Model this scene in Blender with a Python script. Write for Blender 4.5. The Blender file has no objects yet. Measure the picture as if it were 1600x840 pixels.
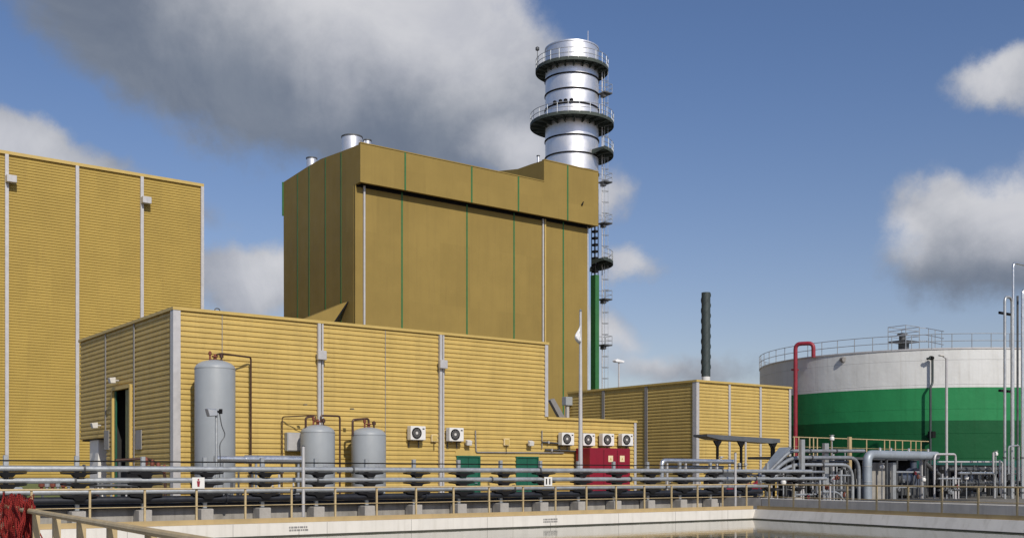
import bpy, bmesh, math, random
from mathutils import Vector, Matrix
C = bpy.context.scene
COL = C.collection
R = math.radians
random.seed(7)

# ------------------------------------------------------------------ camera, sky, sun, exposure
F, HZ, EYE = 1683.0, 742.0, 1.5          # focal length and horizon row of the photograph (1600 px wide), eye height
cam = bpy.data.cameras.new('camera'); camo = bpy.data.objects.new('camera', cam); COL.objects.link(camo)
camo.location = (0, 0, EYE); camo.rotation_euler = (R(90), 0, 0)
cam.sensor_width = 36; cam.lens = 36*F/1600; cam.shift_y = (HZ-420)/1600
cam.clip_start = .1; cam.clip_end = 6000
C.camera = camo
C.view_settings.view_transform = 'Standard'; C.view_settings.look = 'None'
C.view_settings.exposure = 0.0; C.view_settings.gamma = 1
try: C.view_settings.use_curve_mapping = False
except Exception: pass
SUN = Vector((.42, -.907, 0)).normalized(); ELEV = R(37)
sd = Vector((SUN.x*math.cos(ELEV), SUN.y*math.cos(ELEV), math.sin(ELEV)))
sl = bpy.data.lights.new('sun', 'SUN'); sl.energy = 3.6; sl.angle = R(.5); sl.color = (1, .93, .82)
so = bpy.data.objects.new('sun', sl); COL.objects.link(so)
so.rotation_euler = sd.to_track_quat('Z', 'Y').to_euler()

world = bpy.data.worlds.new("World"); C.world = world; world.use_nodes = True
nt = world.node_tree; nt.nodes.clear()
class G:                                  # tiny node helper
    def __init__(s, nt): s.nt = nt; s.N = nt.nodes; s.L = nt.links
    def put(s, node, i, v):
        if v is None: return
        if isinstance(v, bpy.types.NodeSocket): s.L.new(v, node.inputs[i])
        else: node.inputs[i].default_value = v
    def math(s, op, a, b=None, c=None, clamp=False):
        n = s.N.new('ShaderNodeMath'); n.operation = op; n.use_clamp = clamp
        s.put(n, 0, a); s.put(n, 1, b); s.put(n, 2, c); return n.outputs[0]
    def vec(s, op, a, b=None, scale=None):
        n = s.N.new('ShaderNodeVectorMath'); n.operation = op
        s.put(n, 0, a); s.put(n, 1, b)
        if scale is not None: s.put(n, 'Scale', scale)
        return n.outputs['Value'] if op in ('LENGTH', 'DOT_PRODUCT') else n.outputs[0]
    def noise(s, vec, scale, detail=4, rough=.55, dist=0):
        n = s.N.new('ShaderNodeTexNoise'); s.L.new(vec, n.inputs['Vector'])
        n.inputs['Scale'].default_value = scale; n.inputs['Detail'].default_value = detail
        n.inputs['Roughness'].default_value = rough; n.inputs['Distortion'].default_value = dist; return n
    def ramp(s, x, a, b, lo=0., hi=1.):
        n = s.N.new('ShaderNodeMapRange'); n.interpolation_type = 'SMOOTHSTEP'
        s.put(n, 'Value', x); s.put(n, 'From Min', a); s.put(n, 'From Max', b); s.put(n, 'To Min', lo); s.put(n, 'To Max', hi); return n.outputs[0]
    def mix(s, f, a, b, mode='MIX'):
        n = s.N.new('ShaderNodeMix'); n.data_type = 'RGBA'; n.blend_type = mode
        s.put(n, 0, f); s.put(n, 6, a); s.put(n, 7, b); return n.outputs[2]
g = G(nt)
sky = nt.nodes.new('ShaderNodeTexSky'); sky.sky_type = 'NISHITA'; sky.sun_disc = False
sky.sun_elevation = ELEV; sky.sun_rotation = math.atan2(SUN.x, SUN.y)
sky.altitude = 50; sky.air_density = 1.0; sky.dust_density = .8; sky.ozone_density = 2.0
tc = nt.nodes.new('ShaderNodeTexCoord'); dirv = tc.outputs['Generated']
sep = nt.nodes.new('ShaderNodeSeparateXYZ'); nt.links.new(dirv, sep.inputs[0])
az = g.math('ARCTAN2', sep.outputs[0], sep.outputs[1]); el = g.math('ARCSINE', sep.outputs[2])
cmb = nt.nodes.new('ShaderNodeCombineXYZ'); nt.links.new(az, cmb.inputs[0]); nt.links.new(el, cmb.inputs[1])
ae = cmb.outputs[0]
def azel(px, py):
    x, z = (px-800)/F, (HZ-py)/F
    return math.atan(x), math.atan(z/math.sqrt(1+x*x))
# warped sky coordinates: a coarse and a fine billow
w1 = g.noise(dirv, 9, 3, .55); w2 = g.noise(dirv, 30, 7, .68)
off = g.vec('ADD', g.vec('SCALE', g.vec('SUBTRACT', w1.outputs['Color'], (.5, .5, .5)), scale=.085),
            g.vec('SCALE', g.vec('SUBTRACT', w2.outputs['Color'], (.5, .5, .5)), scale=.022))
wae = g.vec('ADD', ae, off)
def field(blobs, coords):
    cur = None
    for (px, py, rx, ry, rot, amp) in blobs:
        a0, e0 = azel(px, py)
        m = nt.nodes.new('ShaderNodeMapping'); m.vector_type = 'TEXTURE'
        nt.links.new(coords, m.inputs[0])
        m.inputs['Location'].default_value = (a0, e0, 0); m.inputs['Rotation'].default_value = (0, 0, R(rot))
        m.inputs['Scale'].default_value = (rx/F, ry/F, 1000)
        d = g.math('MULTIPLY', g.math('SUBTRACT', 1.0, g.vec('LENGTH', m.outputs[0])), amp)
        cur = d if cur is None else g.math('SMOOTH_MAX', cur, d, .12)
    return cur
flat = nt.nodes.new('ShaderNodeMapping'); flat.vector_type = 'POINT'; nt.links.new(wae, flat.inputs[0]); flat.inputs['Scale'].default_value = (1, 1, 0)
wae = flat.outputs[0]
#        px    py    rx   ry  rot amp        (sizes in photo pixels, turned into sky angles)
cum = [(330, 55, 390, 165, -22, 1.2), (620, 90, 270, 190, -8, 1.2), (760, 160, 150, 150, 0, 1.1), (560, 195, 290, 115, -20, 1.1),
       (790, 240, 130, 50, 0, .8), (-140, 185, 440, 74, -14, 1.5), (400, 450, 190, 72, 0, .9),
       (1570, 370, 175, 105, 8, 1.05), (1480, 330, 85, 60, 0, .8), (1565, 138, 85, 42, 0, .75),
       (1000, 408, 60, 32, 0, .55), (955, 300, 40, 62, 0, .5), (950, 525, 80, 55, 0, .5), (1060, 575, 170, 36, 0, .5),
       (1900, 250, 260, 120, 0, 1), (-700, 200, 400, 180, 10, 1), (800, 1600, 10, 10, 0, 1)]
dens = field(cum, wae)
fine = g.noise(dirv, 20, 9, .68)
dens = g.math('ADD', dens, g.math('MULTIPLY', g.math('SUBTRACT', fine.outputs[0], .5), .55))
mask = g.ramp(dens, -.02, .44)
# sun lights the tops: bright patches of billow, grey undersides
bright = field([(610, -15, 360, 160, -14, 1.1), (800, 50, 130, 130, 0, .85), (820, 215, 100, 60, 0, .9), (-40, 220, 340, 90, -14, .8), (420, 430, 190, 90, 0, .75),
                (1560, 300, 180, 90, 0, 1.1), (1420, 350, 80, 60, 0, .8), (1550, 125, 110, 60, 0, .9), (1000, 405, 70, 45, 0, .9), (950, 300, 60, 70, 0, .8), (980, 540, 160, 70, 0, .9)], wae)
bn = g.noise(dirv, 14, 6, .6)
bl = g.ramp(g.math('ADD', bright, g.math('MULTIPLY', g.math('SUBTRACT', bn.outputs[0], .5), .9)), -.45, .9)
lump = g.noise(dirv, 8, 6, .62, .6)
ccol = g.mix(g.ramp(lump.outputs[0], .3, .75), g.mix(bl, (.15, .18, .24, 1), (.52, .53, .58, 1)), g.mix(bl, (.215, .245, .30, 1), (.68, .68, .70, 1)))
bg1 = nt.nodes.new('ShaderNodeBackground'); bg1.inputs[1].default_value = .087
skyc = g.mix(1.0, sky.outputs[0], g.mix(g.ramp(el, .02, .42), (1.12, .98, 1.01, 1), (.84, .91, 1.10, 1)), 'MULTIPLY')
nt.links.new(skyc, bg1.inputs[0])
bg2 = nt.nodes.new('ShaderNodeBackground'); bg2.inputs[1].default_value = 1.0
nt.links.new(ccol, bg2.inputs[0])
ms = nt.nodes.new('ShaderNodeMixShader'); nt.links.new(g.math('MULTIPLY', mask, .95), ms.inputs[0])
nt.links.new(bg1.outputs[0], ms.inputs[1]); nt.links.new(bg2.outputs[0], ms.inputs[2])
wo = nt.nodes.new('ShaderNodeOutputWorld'); nt.links.new(ms.outputs[0], wo.inputs[0])

# ------------------------------------------------------------------ site frame: a runs along the front walls, b away behind them
A0 = Vector((10.75, 47.6)); U = Vector((.798, .6027)); U.normalize(); V = Vector((-U.y, U.x)); TH = math.atan2(U.y, U.x)
def W(a, b, z=0): p = A0 + U*a + V*b; return Vector((p.x, p.y, z))
def site(x, y): d = Vector((x, y))-A0; return d.dot(U), d.dot(V)
def a_at(px, b):
    q = (px-800)/F; p = A0+V*b; return (q*p.y-p.x)/(U.x-q*U.y)
def b_at(px, a):
    q = (px-800)/F; p = A0+U*a; return (q*p.y-p.x)/(V.x-q*V.y)
def z_at(py, a, b): return EYE+(HZ-py)*W(a, b).y/F
def pd(px, d): return site((px-800)/F*d, d)            # site point on a sight line at a depth
def pxm(a, b): return F/W(a, b).y                     # pixels per metre there

# ------------------------------------------------------------------ materials
def mat(name, col, rough=.6, metal=0, var=.12, vscale=2.0, streak=0, bump=0, bscale=20, spec=.5, dirt=None, dirt_amt=0, wave=None, wave_dir='Z', panel=0):
    m = bpy.data.materials.new(name); m.use_nodes = True; t = m.node_tree; h = G(t)
    p = t.nodes['Principled BSDF']; tcn = t.nodes.new('ShaderNodeTexCoord'); oc = tcn.outputs['Object']
    c4 = (*col, 1)
    n1 = h.noise(oc, vscale, 5, .6)
    c = h.mix(h.ramp(n1.outputs[0], .25, .75), tuple(x*(1-var) for x in col)+(1,), tuple(min(1, x*(1+var)) for x in col)+(1,))
    if panel:                                                 # sheets from different batches, weathered a little differently
        sp_ = t.nodes.new('ShaderNodeSeparateXYZ'); t.links.new(oc, sp_.inputs[0])
        u_ = h.math('FLOOR', h.math('DIVIDE', h.math('ADD', sp_.outputs[0], h.math('MULTIPLY', sp_.outputs[1], 1.31)), panel)); v_ = h.math('FLOOR', h.math('DIVIDE', sp_.outputs[2], panel*1.7))
        cc = t.nodes.new('ShaderNodeCombineXYZ'); t.links.new(u_, cc.inputs[0]); t.links.new(v_, cc.inputs[1])
        wn = t.nodes.new('ShaderNodeTexWhiteNoise'); t.links.new(cc.outputs[0], wn.inputs['Vector'])
        hs = t.nodes.new('ShaderNodeHueSaturation'); t.links.new(c, hs.inputs['Color']); t.links.new(h.ramp(wn.outputs[0], 0, 1, .965, 1.03), hs.inputs['Value']); c = hs.outputs[0]
    if streak:
        mp = t.nodes.new('ShaderNodeMapping'); t.links.new(oc, mp.inputs[0]); mp.inputs['Scale'].default_value = (2.2, 2.2, .12)
        n2 = h.noise(mp.outputs[0], 1.6, 5, .65)
        dc = dirt or tuple(x*.55 for x in col)
        c = h.mix(h.math('MULTIPLY', h.ramp(n2.outputs[0], .45, .8), streak*1.4), c, (*dc, 1))
    if dirt_amt:
        n3 = h.noise(oc, .6, 7, .7)
        c = h.mix(h.math('MULTIPLY', h.ramp(n3.outputs[0], .48, .72), dirt_amt), c, (*(dirt or tuple(x*.5 for x in col)), 1))
    t.links.new(c, p.inputs['Base Color'])
    p.inputs['Metallic'].default_value = metal; p.inputs['Specular IOR Level'].default_value = spec
    n4 = h.noise(oc, vscale*3, 4, .6)
    t.links.new(h.ramp(n4.outputs[0], .2, .8, max(.05, rough-.1), min(1, rough+.1)), p.inputs['Roughness'])
    src = None
    if bump: src = h.math('MULTIPLY', h.noise(oc, bscale, 5, .6).outputs[0], bump)
    if wave:
        sp = t.nodes.new('ShaderNodeSeparateXYZ'); t.links.new(oc, sp.inputs[0])
        s = h.math('MULTIPLY', h.math('SINE', h.math('MULTIPLY', sp.outputs[wave_dir], 2*math.pi/wave[0])), wave[1])
        src = s if src is None else h.math('ADD', src, s)
    if src is not None:
        b = t.nodes.new('ShaderNodeBump'); b.inputs['Distance'].default_value = 1.0; t.links.new(src, b.inputs['Height']); t.links.new(b.outputs[0], p.inputs['Normal'])
    return m
M = {}
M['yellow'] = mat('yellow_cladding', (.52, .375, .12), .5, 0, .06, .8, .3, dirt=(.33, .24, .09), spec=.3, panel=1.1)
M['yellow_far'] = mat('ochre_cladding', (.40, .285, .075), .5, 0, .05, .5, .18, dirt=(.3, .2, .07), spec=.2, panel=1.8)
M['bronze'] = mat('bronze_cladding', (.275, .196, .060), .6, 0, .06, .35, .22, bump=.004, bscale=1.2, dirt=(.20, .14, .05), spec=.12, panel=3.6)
M['coping'] = mat('yellow_coping', (.50, .36, .11), .45, 0, .06)
M['trim'] = mat('light_grey_trim', (.50, .49, .49), .45, .2, .08, 3, .15)
M['trimdark'] = mat('grey_trim', (.26, .25, .24), .5, .2, .1, 3, .1)
M['green'] = mat('green_trim', (.03, .14, .04), .5, 0, .12)
M['greendoor'] = mat('green_door_paint', (.008, .095, .055), .45, 0, .12, 3)
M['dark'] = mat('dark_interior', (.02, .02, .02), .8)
M['roof'] = mat('roof_membrane', (.2, .2, .2), .8)
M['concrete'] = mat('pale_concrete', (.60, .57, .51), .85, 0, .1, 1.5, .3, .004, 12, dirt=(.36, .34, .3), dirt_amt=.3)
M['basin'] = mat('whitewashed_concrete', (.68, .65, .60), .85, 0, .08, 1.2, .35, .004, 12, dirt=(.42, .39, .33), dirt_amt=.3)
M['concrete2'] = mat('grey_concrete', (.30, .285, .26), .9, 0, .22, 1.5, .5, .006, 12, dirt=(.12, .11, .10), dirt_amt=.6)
M['pedestal'] = mat('pedestal_concrete', (.38, .36, .33), .9, 0, .15, 3, .3, .006, 15, dirt_amt=.3)
M['ground'] = mat('gravel_yard', (.17, .155, .13), .95, 0, .25, .5, 0, .02, 6, dirt=(.1, .09, .075), dirt_amt=.6)
M['rail'] = mat('tan_rail_paint', (.48, .37, .20), .5, 0, .14, 5, .25, dirt=(.28, .17, .07), dirt_amt=.25)
M['toe'] = mat('tan_toe_board', (.42, .31, .15), .6, 0, .15, 1.2, .3, dirt=(.32, .2, .09), dirt_amt=.4)
M['steel'] = mat('galvanised_steel', (.44, .46, .47), .42, .55, .14, 3, .1, dirt=(.25, .24, .23), dirt_amt=.3)
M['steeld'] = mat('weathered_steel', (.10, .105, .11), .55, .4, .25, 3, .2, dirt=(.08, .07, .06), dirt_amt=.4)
M['duct'] = mat('grey_blue_lagging', (.30, .34, .38), .5, .25, .12, 1.5, .25, dirt=(.2, .2, .2))
M['steelp'] = mat('dull_steel', (.27, .29, .31), .5, .4, .2, 3, .3, dirt=(.14, .12, .1), dirt_amt=.4)
M['alu'] = mat('aluminium_lagging', (.62, .64, .66), .32, .8, .08, 2)
M['stack'] = mat('stack_stainless', (.80, .80, .82), .42, .8, .06, .25, .15, bump=.01, bscale=.6, dirt=(.45, .46, .48))
M['blackpipe'] = mat('black_pipe_coating', (.018, .02, .026), .42, 0, .3)
M['black'] = mat('black_steel_and_shade', (.014, .014, .015), .7, 0, .3, spec=.1)
M['tankgrey'] = mat('grey_vessel_paint', (.31, .335, .355), .45, .0, .05, 1.2, .2, dirt=(.25, .27, .29))
M['copper'] = mat('brown_copper_pipe', (.07, .035, .025), .5, .3, .3, 8)
M['rust'] = mat('rusty_flange', (.18, .05, .03), .7, .1, .3, 8)
M['white'] = mat('white_enamel', (.72, .71, .68), .4, 0, .05, 3, .15)
M['offwhite'] = mat('offwhite_plastic', (.6, .58, .54), .5, 0, .06)
M['red'] = mat('red_cabinet_paint', (.23, .007, .022), .4, 0, .08, 1.5, .15)
M['redpipe'] = mat('red_pipe_paint', (.26, .02, .035), .45, 0, .15)
M['sign'] = mat('cream_sign', (.75, .62, .38), .5, 0, .05)
M['strake'] = mat('dark_green_stack_paint', (.045, .06, .06), .6, .1, .15)
M['grating'] = mat('platform_grating', (.06, .075, .065), .7, .3, .2)
M['pumpblue'] = mat('blue_grey_machine_paint', (.07, .085, .12), .45, 0, .15)
M['net'] = mat('orange_red_netting', (.30, .035, .03), .8, 0, .35, 6, spec=.1)
M['slate'] = mat('canopy_sheet', (.13, .14, .15), .5, .3, .12)
M['lampglass'] = mat('lamp_cover', (.8, .8, .8), .25)

def water_mat():
    m = bpy.data.materials.new('basin_water'); m.use_nodes = True; t = m.node_tree; h = G(t); p = t.nodes['Principled BSDF']
    oc = t.nodes.new('ShaderNodeTexCoord').outputs['Object']
    n = h.noise(oc, .4, 3)
    t.links.new(h.mix(n.outputs[0], (.12, .13, .09, 1), (.17, .175, .125, 1)), p.inputs['Base Color'])
    p.inputs['Roughness'].default_value = .03; p.inputs['IOR'].default_value = 1.33; p.inputs['Specular IOR Level'].default_value = .5
    mp = t.nodes.new('ShaderNodeMapping'); t.links.new(oc, mp.inputs[0]); mp.inputs['Scale'].default_value = (1, 2.2, 1)
    b = t.nodes.new('ShaderNodeBump'); b.inputs['Distance'].default_value = 1
    hh = h.math('ADD', h.math('MULTIPLY', h.noise(mp.outputs[0], 1.1, 3).outputs[0], .0035), h.math('MULTIPLY', h.noise(mp.outputs[0], 5, 2).outputs[0], .0007))
    t.links.new(hh, b.inputs['Height']); t.links.new(b.outputs[0], p.inputs['Normal']); return m
M['water'] = water_mat(); M['wet'] = mat('wet_algae_line', (.05, .048, .035), .5, 0, .3, 2); M['olive'] = mat('olive_door', (.12, .135, .045), .5, 0, .1)
def tank_mat():
    m = bpy.data.materials.new('banded_tank_paint'); m.use_nodes = True; t = m.node_tree; h = G(t); p = t.nodes['Principled BSDF']
    oc = t.nodes.new('ShaderNodeTexCoord').outputs['Object']; sp = t.nodes.new('ShaderNodeSeparateXYZ'); t.links.new(oc, sp.inputs[0]); z = sp.outputs[2]
    st = lambda zz: h.math('GREATER_THAN', z, zz)
    c = h.mix(st(2.65), (.012, .09, .075, 1), (.005, .085, .028, 1))
    c = h.mix(st(5.75), c, (.022, .215, .075, 1)); c = h.mix(st(8.3), c, (.66, .67, .66, 1))
    mp = t.nodes.new('ShaderNodeMapping'); t.links.new(oc, mp.inputs[0]); mp.inputs['Scale'].default_value = (1, 1, .35)
    n = h.noise(mp.outputs[0], .5, 8, .7); c = h.mix(h.math('MULTIPLY', h.ramp(n.outputs[0], .4, .75), .35), c, h.mix(1, c, (.62, .60, .56, 1), 'MULTIPLY'))
    mp2 = t.nodes.new('ShaderNodeMapping'); t.links.new(oc, mp2.inputs[0]); mp2.inputs['Scale'].default_value = (2.5, 2.5, .1)
    n2 = h.noise(mp2.outputs[0], 1.3, 5, .65); c = h.mix(h.math('MULTIPLY', h.ramp(n2.outputs[0], .5, .8), .3), c, h.mix(1, c, (.48, .40, .32, 1), 'MULTIPLY'))
    t.links.new(c, p.inputs['Base Color']); p.inputs['Roughness'].default_value = .6; p.inputs['Specular IOR Level'].default_value = .2
    ang = h.math('ARCTAN2', sp.outputs[1], sp.outputs[0])
    seam = h.math('SUBTRACT', 1, h.ramp(h.math('ABSOLUTE', h.math('SUBTRACT', h.math('FRACT', h.math('DIVIDE', z, 1.9)), .5)), 0, .012))
    b = t.nodes.new('ShaderNodeBump'); b.inputs['Distance'].default_value = 1
    hh = h.math('ADD', h.math('MULTIPLY', seam, .02), h.math('MULTIPLY', h.noise(oc, .7, 3).outputs[0], .05))
    t.links.new(hh, b.inputs['Height']); t.links.new(b.outputs[0], p.inputs['Normal']); return m
M['tank'] = tank_mat()

# ------------------------------------------------------------------ mesh and object helpers (all shapes given in site coordinates a, b, z)
def fillet(pts, r, n=5):
    pts = [Vector(p) for p in pts]; out = [pts[0]]
    for i in range(1, len(pts)-1):
        p, a, b = pts[i], pts[i-1], pts[i+1]
        da, db = (a-p), (b-p); k = min(r, da.length*.48, db.length*.48)
        s, e = p+da.normalized()*k, p+db.normalized()*k
        for j in range(n+1):
            t = j/n; out.append(s*(1-t)**2+p*(2*t*(1-t))+e*t*t)
    out.append(pts[-1]); return out
class MB:
    def __init__(s): s.v = []; s.f = []
    def add(s, vs, fs):
        o = len(s.v); s.v += [Vector(v) for v in vs]; s.f += [tuple(i+o for i in f) for f in fs]; return s
    def box(s, a0, a1, b0, b1, z0, z1):
        return s.add([(a0, b0, z0), (a1, b0, z0), (a1, b1, z0), (a0, b1, z0), (a0, b0, z1), (a1, b0, z1), (a1, b1, z1), (a0, b1, z1)],
                     [(3, 2, 1, 0), (4, 5, 6, 7), (0, 1, 5, 4), (1, 2, 6, 5), (2, 3, 7, 6), (3, 0, 4, 7)])
    def cbox(s, a, b, z, w, d, h): return s.box(a-w/2, a+w/2, b-d/2, b+d/2, z, z+h)
    def tube(s, pts, r, n=10, bend=0, radii=None):
        pts = fillet(pts, bend) if bend else [Vector(p) for p in pts]
        d0 = (pts[1]-pts[0]).normalized(); up = Vector((0, 0, 1)) if abs(d0.z) < .9 else Vector((1, 0, 0))
        x = d0.cross(up).normalized(); y = x.cross(d0); vs = []; prev = d0
        for i, p in enumerate(pts):
            d = (pts[min(i+1, len(pts)-1)]-pts[max(i-1, 0)]).normalized()
            q = prev.rotation_difference(d); x = (q@x).normalized(); y = (q@y).normalized(); prev = d
            rr = radii[i] if radii else r
            for k in range(n):
                t = 2*math.pi*k/n; vs.append(p+x*math.cos(t)*rr+y*math.sin(t)*rr)
        fs = [(i*n+k, (i+1)*n+k, (i+1)*n+(k+1) % n, i*n+(k+1) % n) for i in range(len(pts)-1) for k in range(n)]
        fs += [tuple(range(n)), tuple(reversed(range((len(pts)-1)*n, len(pts)*n)))]
        return s.add(vs, fs)
    def lathe(s, a, b, prof, n=24, a0=0, a1=2*math.pi, close=True):
        full = abs(a1-a0-2*math.pi) < 1e-6; m = n if full else n+1; vs = []
        for (r, z) in prof:
            for k in range(m):
                t = a0+(a1-a0)*k/n; vs.append((a+r*math.cos(t), b+r*math.sin(t), z))
        fs = []
        for i in range(len(prof)-1):
            for k in range(n):
                k2 = (k+1) % m; fs.append((i*m+k, i*m+k2, (i+1)*m+k2, (i+1)*m+k))
        if full and close:
            if prof[0][0] > 1e-4: fs.append(tuple(reversed(range(m))))
            if prof[-1][0] > 1e-4: fs.append(tuple(range((len(prof)-1)*m, len(prof)*m)))
        return s.add(vs, fs)
    def annulus(s, a, b, r0, r1, z0, z1, n=40, t0=0, t1=2*math.pi):
        s.lathe(a, b, [(r0, z0), (r1, z0), (r1, z1), (r0, z1), (r0, z0)], n, t0, t1, close=False)
        if abs(t1-t0-2*math.pi) > 1e-6:
            for t in (t0, t1):
                c, q = math.cos(t), math.sin(t)
                s.add([(a+r0*c, b+r0*q, z0), (a+r1*c, b+r1*q, z0), (a+r1*c, b+r1*q, z1), (a+r0*c, b+r0*q, z1)], [(0, 1, 2, 3)])
        return s
    def disc_y(s, a, b, z, r0, r1, th, n=20):                # a ring or disc that faces -b (r0 = 0: disc)
        vs = []
        for (r, bb) in ((max(r0, .001), b), (r1, b), (r1, b+th), (max(r0, .001), b+th)):
            for k in range(n):
                t = 2*math.pi*k/n; vs.append((a+r*math.cos(t), bb, z+r*math.sin(t)))
        fs = [(i*n+k, i*n+(k+1) % n, ((i+1) % 4)*n+(k+1) % n, ((i+1) % 4)*n+k) for i in range(4) for k in range(n)]
        return s.add(vs, fs)
    def prism(s, poly, axis, t0, t1):                        # poly in the two remaining axes, extruded along axis
        def P(p, t):
            return {'b': (p[0], t, p[1]), 'a': (t, p[0], p[1]), 'z': (p[0], p[1], t)}[axis]
        n = len(poly); vs = [P(p, t0) for p in poly]+[P(p, t1) for p in poly]
        return s.add(vs, [tuple(range(n)), tuple(reversed(range(n, 2*n)))]+[(k, k+n, (k+1) % n+n, (k+1) % n) for k in range(n)])
    def clad(s, p, q, z0, z1, nrm, pitch=.225, dep=.045):     # horizontally ribbed sheet from p to q
        pr = []; k = math.floor(z0/pitch)
        while k*pitch < z1:
            for (zz, o) in ((0, -dep), (.13, 0), (.58, 0), (.80, -dep), (1., -dep)):
                pr.append((min(z1, max(z0, (k+zz)*pitch)), o))
            k += 1
        vs = []
        for (z, o) in pr:
            for e in (p, q): vs.append((e[0]+nrm[0]*o, e[1]+nrm[1]*o, z))
        fs = []
        for i in range(len(pr)-1):
            if pr[i+1][0]-pr[i][0] > 1e-5 or abs(pr[i+1][1]-pr[i][1]) > 1e-5: fs.append((2*i, 2*i+1, 2*i+3, 2*i+2))
        # closed back sheet
        B = .12; base = len(vs)
        for z in (z0, z1):
            for e in (p, q): vs.append((e[0]-nrm[0]*B, e[1]-nrm[1]*B, z))
        L = 2*(len(pr)-1); fs += [(base+1, base, base+2, base+3), (L, L+1, base+3, base+2), (1, 0, base, base+1)]
        fs += [tuple([2*i for i in range(len(pr))]+[base+2, base])[::-1], tuple([2*i+1 for i in range(len(pr))]+[base+3, base+1])]
        return s.add(vs, fs)
    def build(s, name, m, parent=None, origin=(0, 0, 0), smooth=True, label=None, bevel=0):
        me = bpy.data.meshes.new(name); o3 = Vector(origin)
        me.from_pydata([v-o3 for v in s.v], [], s.f)
        bm = bmesh.new(); bm.from_mesh(me); bmesh.ops.remove_doubles(bm, verts=bm.verts, dist=1e-5)
        bmesh.ops.recalc_face_normals(bm, faces=bm.faces); bm.to_mesh(me); bm.free()
        me.materials.append(M[m] if isinstance(m, str) else m)
        if smooth:
            me.shade_smooth(); me.set_sharp_from_angle(angle=R(35))
        o = bpy.data.objects.new(name, me); COL.objects.link(o)
        if parent: o.parent = parent
        if label: o['label'] = label
        if bevel:
            bv = o.modifiers.new('bevel', 'BEVEL'); bv.width = bevel; bv.segments = 1; bv.limit_method = 'ANGLE'
        return o
def tag(o, label=None, cat=None, group=None, kind=None):
    if label: o['label'] = label
    if cat: o['category'] = cat
    if group: o['group'] = group
    if kind: o['kind'] = kind
    return o
class Thing:                                                  # an Empty at the thing's base; parts are authored in site coordinates
    def __init__(s, name, label, cat, a, b, z=0, group=None):
        s.o = (a, b, z); e = bpy.data.objects.new(name, None); COL.objects.link(e); e.location = W(a, b, z); e.rotation_euler = (0, 0, TH)
        e.empty_display_size = .3; tag(e, label, cat, group); s.e = e
    def part(s, name, mb, m, parent=None, label=None, smooth=True, bevel=0):
        return mb.build(name, m, parent or s.e, s.o, smooth, label, bevel)
def single(name, mb, m, label, cat, a, b, z=0, group=None, smooth=True, kind=None, bevel=0):
    o = mb.build(name, m, None, (a, b, z), smooth, bevel=bevel); o.location = W(a, b, z); o.rotation_euler = (0, 0, TH)
    return tag(o, label, cat, group, kind)
def copy_tree(o, parent=None):
    c = o.copy(); COL.objects.link(c); c.parent = parent
    for ch in list(o.children): copy_tree(ch, c)
    return c
def copy_thing(o, a, b, z, label, group=None):
    c = copy_tree(o); c.location = W(a, b, z); c['label'] = label
    if group: c['group'] = group
    return c

# ------------------------------------------------------------------ ground, basin, water
RD = Vector(site(16.9, 35.6)).normalized()                    # right-hand edge of the basin
def sp(x, y): return site(x, y)
Lc = site(-5.35-.539*18.6, 12+.842*18.6)
NL = site(1.37, 1.5)
RR = (RD.x*48, RD.y*48)
NR = site(34, 1.5)
# far-left corner sits on the far edge (b = 0)
lx = a_at(-160, 0); Lc = (lx, 0)
pool = [Lc, (0, 0), RR, NR, NL]
def offset_poly(poly, d):                                     # outward offset by the site-frame centroid
    n = len(poly); out = []; area = sum(poly[i][0]*poly[(i+1) % n][1]-poly[(i+1) % n][0]*poly[i][1] for i in range(n))
    sg = 1 if area > 0 else -1
    def nr(i):
        e = Vector(poly[(i+1) % n])-Vector(poly[i]); e.normalize(); return Vector((e.y, -e.x))*sg
    for i in range(n):
        n1, n2 = nr(i-1), nr(i); m = (n1+n2).normalized(); k = d/max(.3, m.dot(n1)); out.append(Vector(poly[i])+m*k)
    return [tuple(p) for p in out]
outer = offset_poly(pool, .35)
bm = bmesh.new(); ed = []
def loop(pts, z):
    vs = [bm.verts.new((p[0], p[1], z)) for p in pts]
    for i in range(len(vs)): ed.append(bm.edges.new((vs[i], vs[(i+1) % len(vs)])))
S = 2500
loop([(-S, -S), (S, -S), (S, S), (-S, S)], -.02); loop(outer, -.02)
bmesh.ops.triangle_fill(bm, edges=ed, use_beauty=True); bmesh.ops.recalc_face_normals(bm, faces=bm.faces)
me = bpy.data.meshes.new('ground'); bm.to_mesh(me); bm.free(); me.materials.append(M['ground'])
if me.polygons[0].normal.z < 0: me.flip_normals()
go = bpy.data.objects.new('ground', me); COL.objects.link(go); go.location = W(0, 0); go.rotation_euler = (0, 0, TH); go['kind'] = 'structure'
mb = MB(); mb.add([(p[0], p[1], -.43) for p in pool], [tuple(range(len(pool)))])
single('water', mb, 'water', None, None, 0, 0, kind='structure', smooth=False)
mb = MB(); mb.add([(p[0], p[1], -3.2) for p in offset_poly(pool, .3)], [tuple(range(len(pool)))])
single('basin_floor', mb, 'concrete2', None, None, 0, 0, kind='structure', smooth=False)
wl = ['long white concrete edge of the basin under the pipe racks', 'white concrete edge of the basin on the right, below the pump pipework',
      'concrete basin edge beyond the right of the view', 'concrete basin edge by the viewer', 'concrete basin edge under the near railing at bottom left']
n = len(pool)
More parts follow.
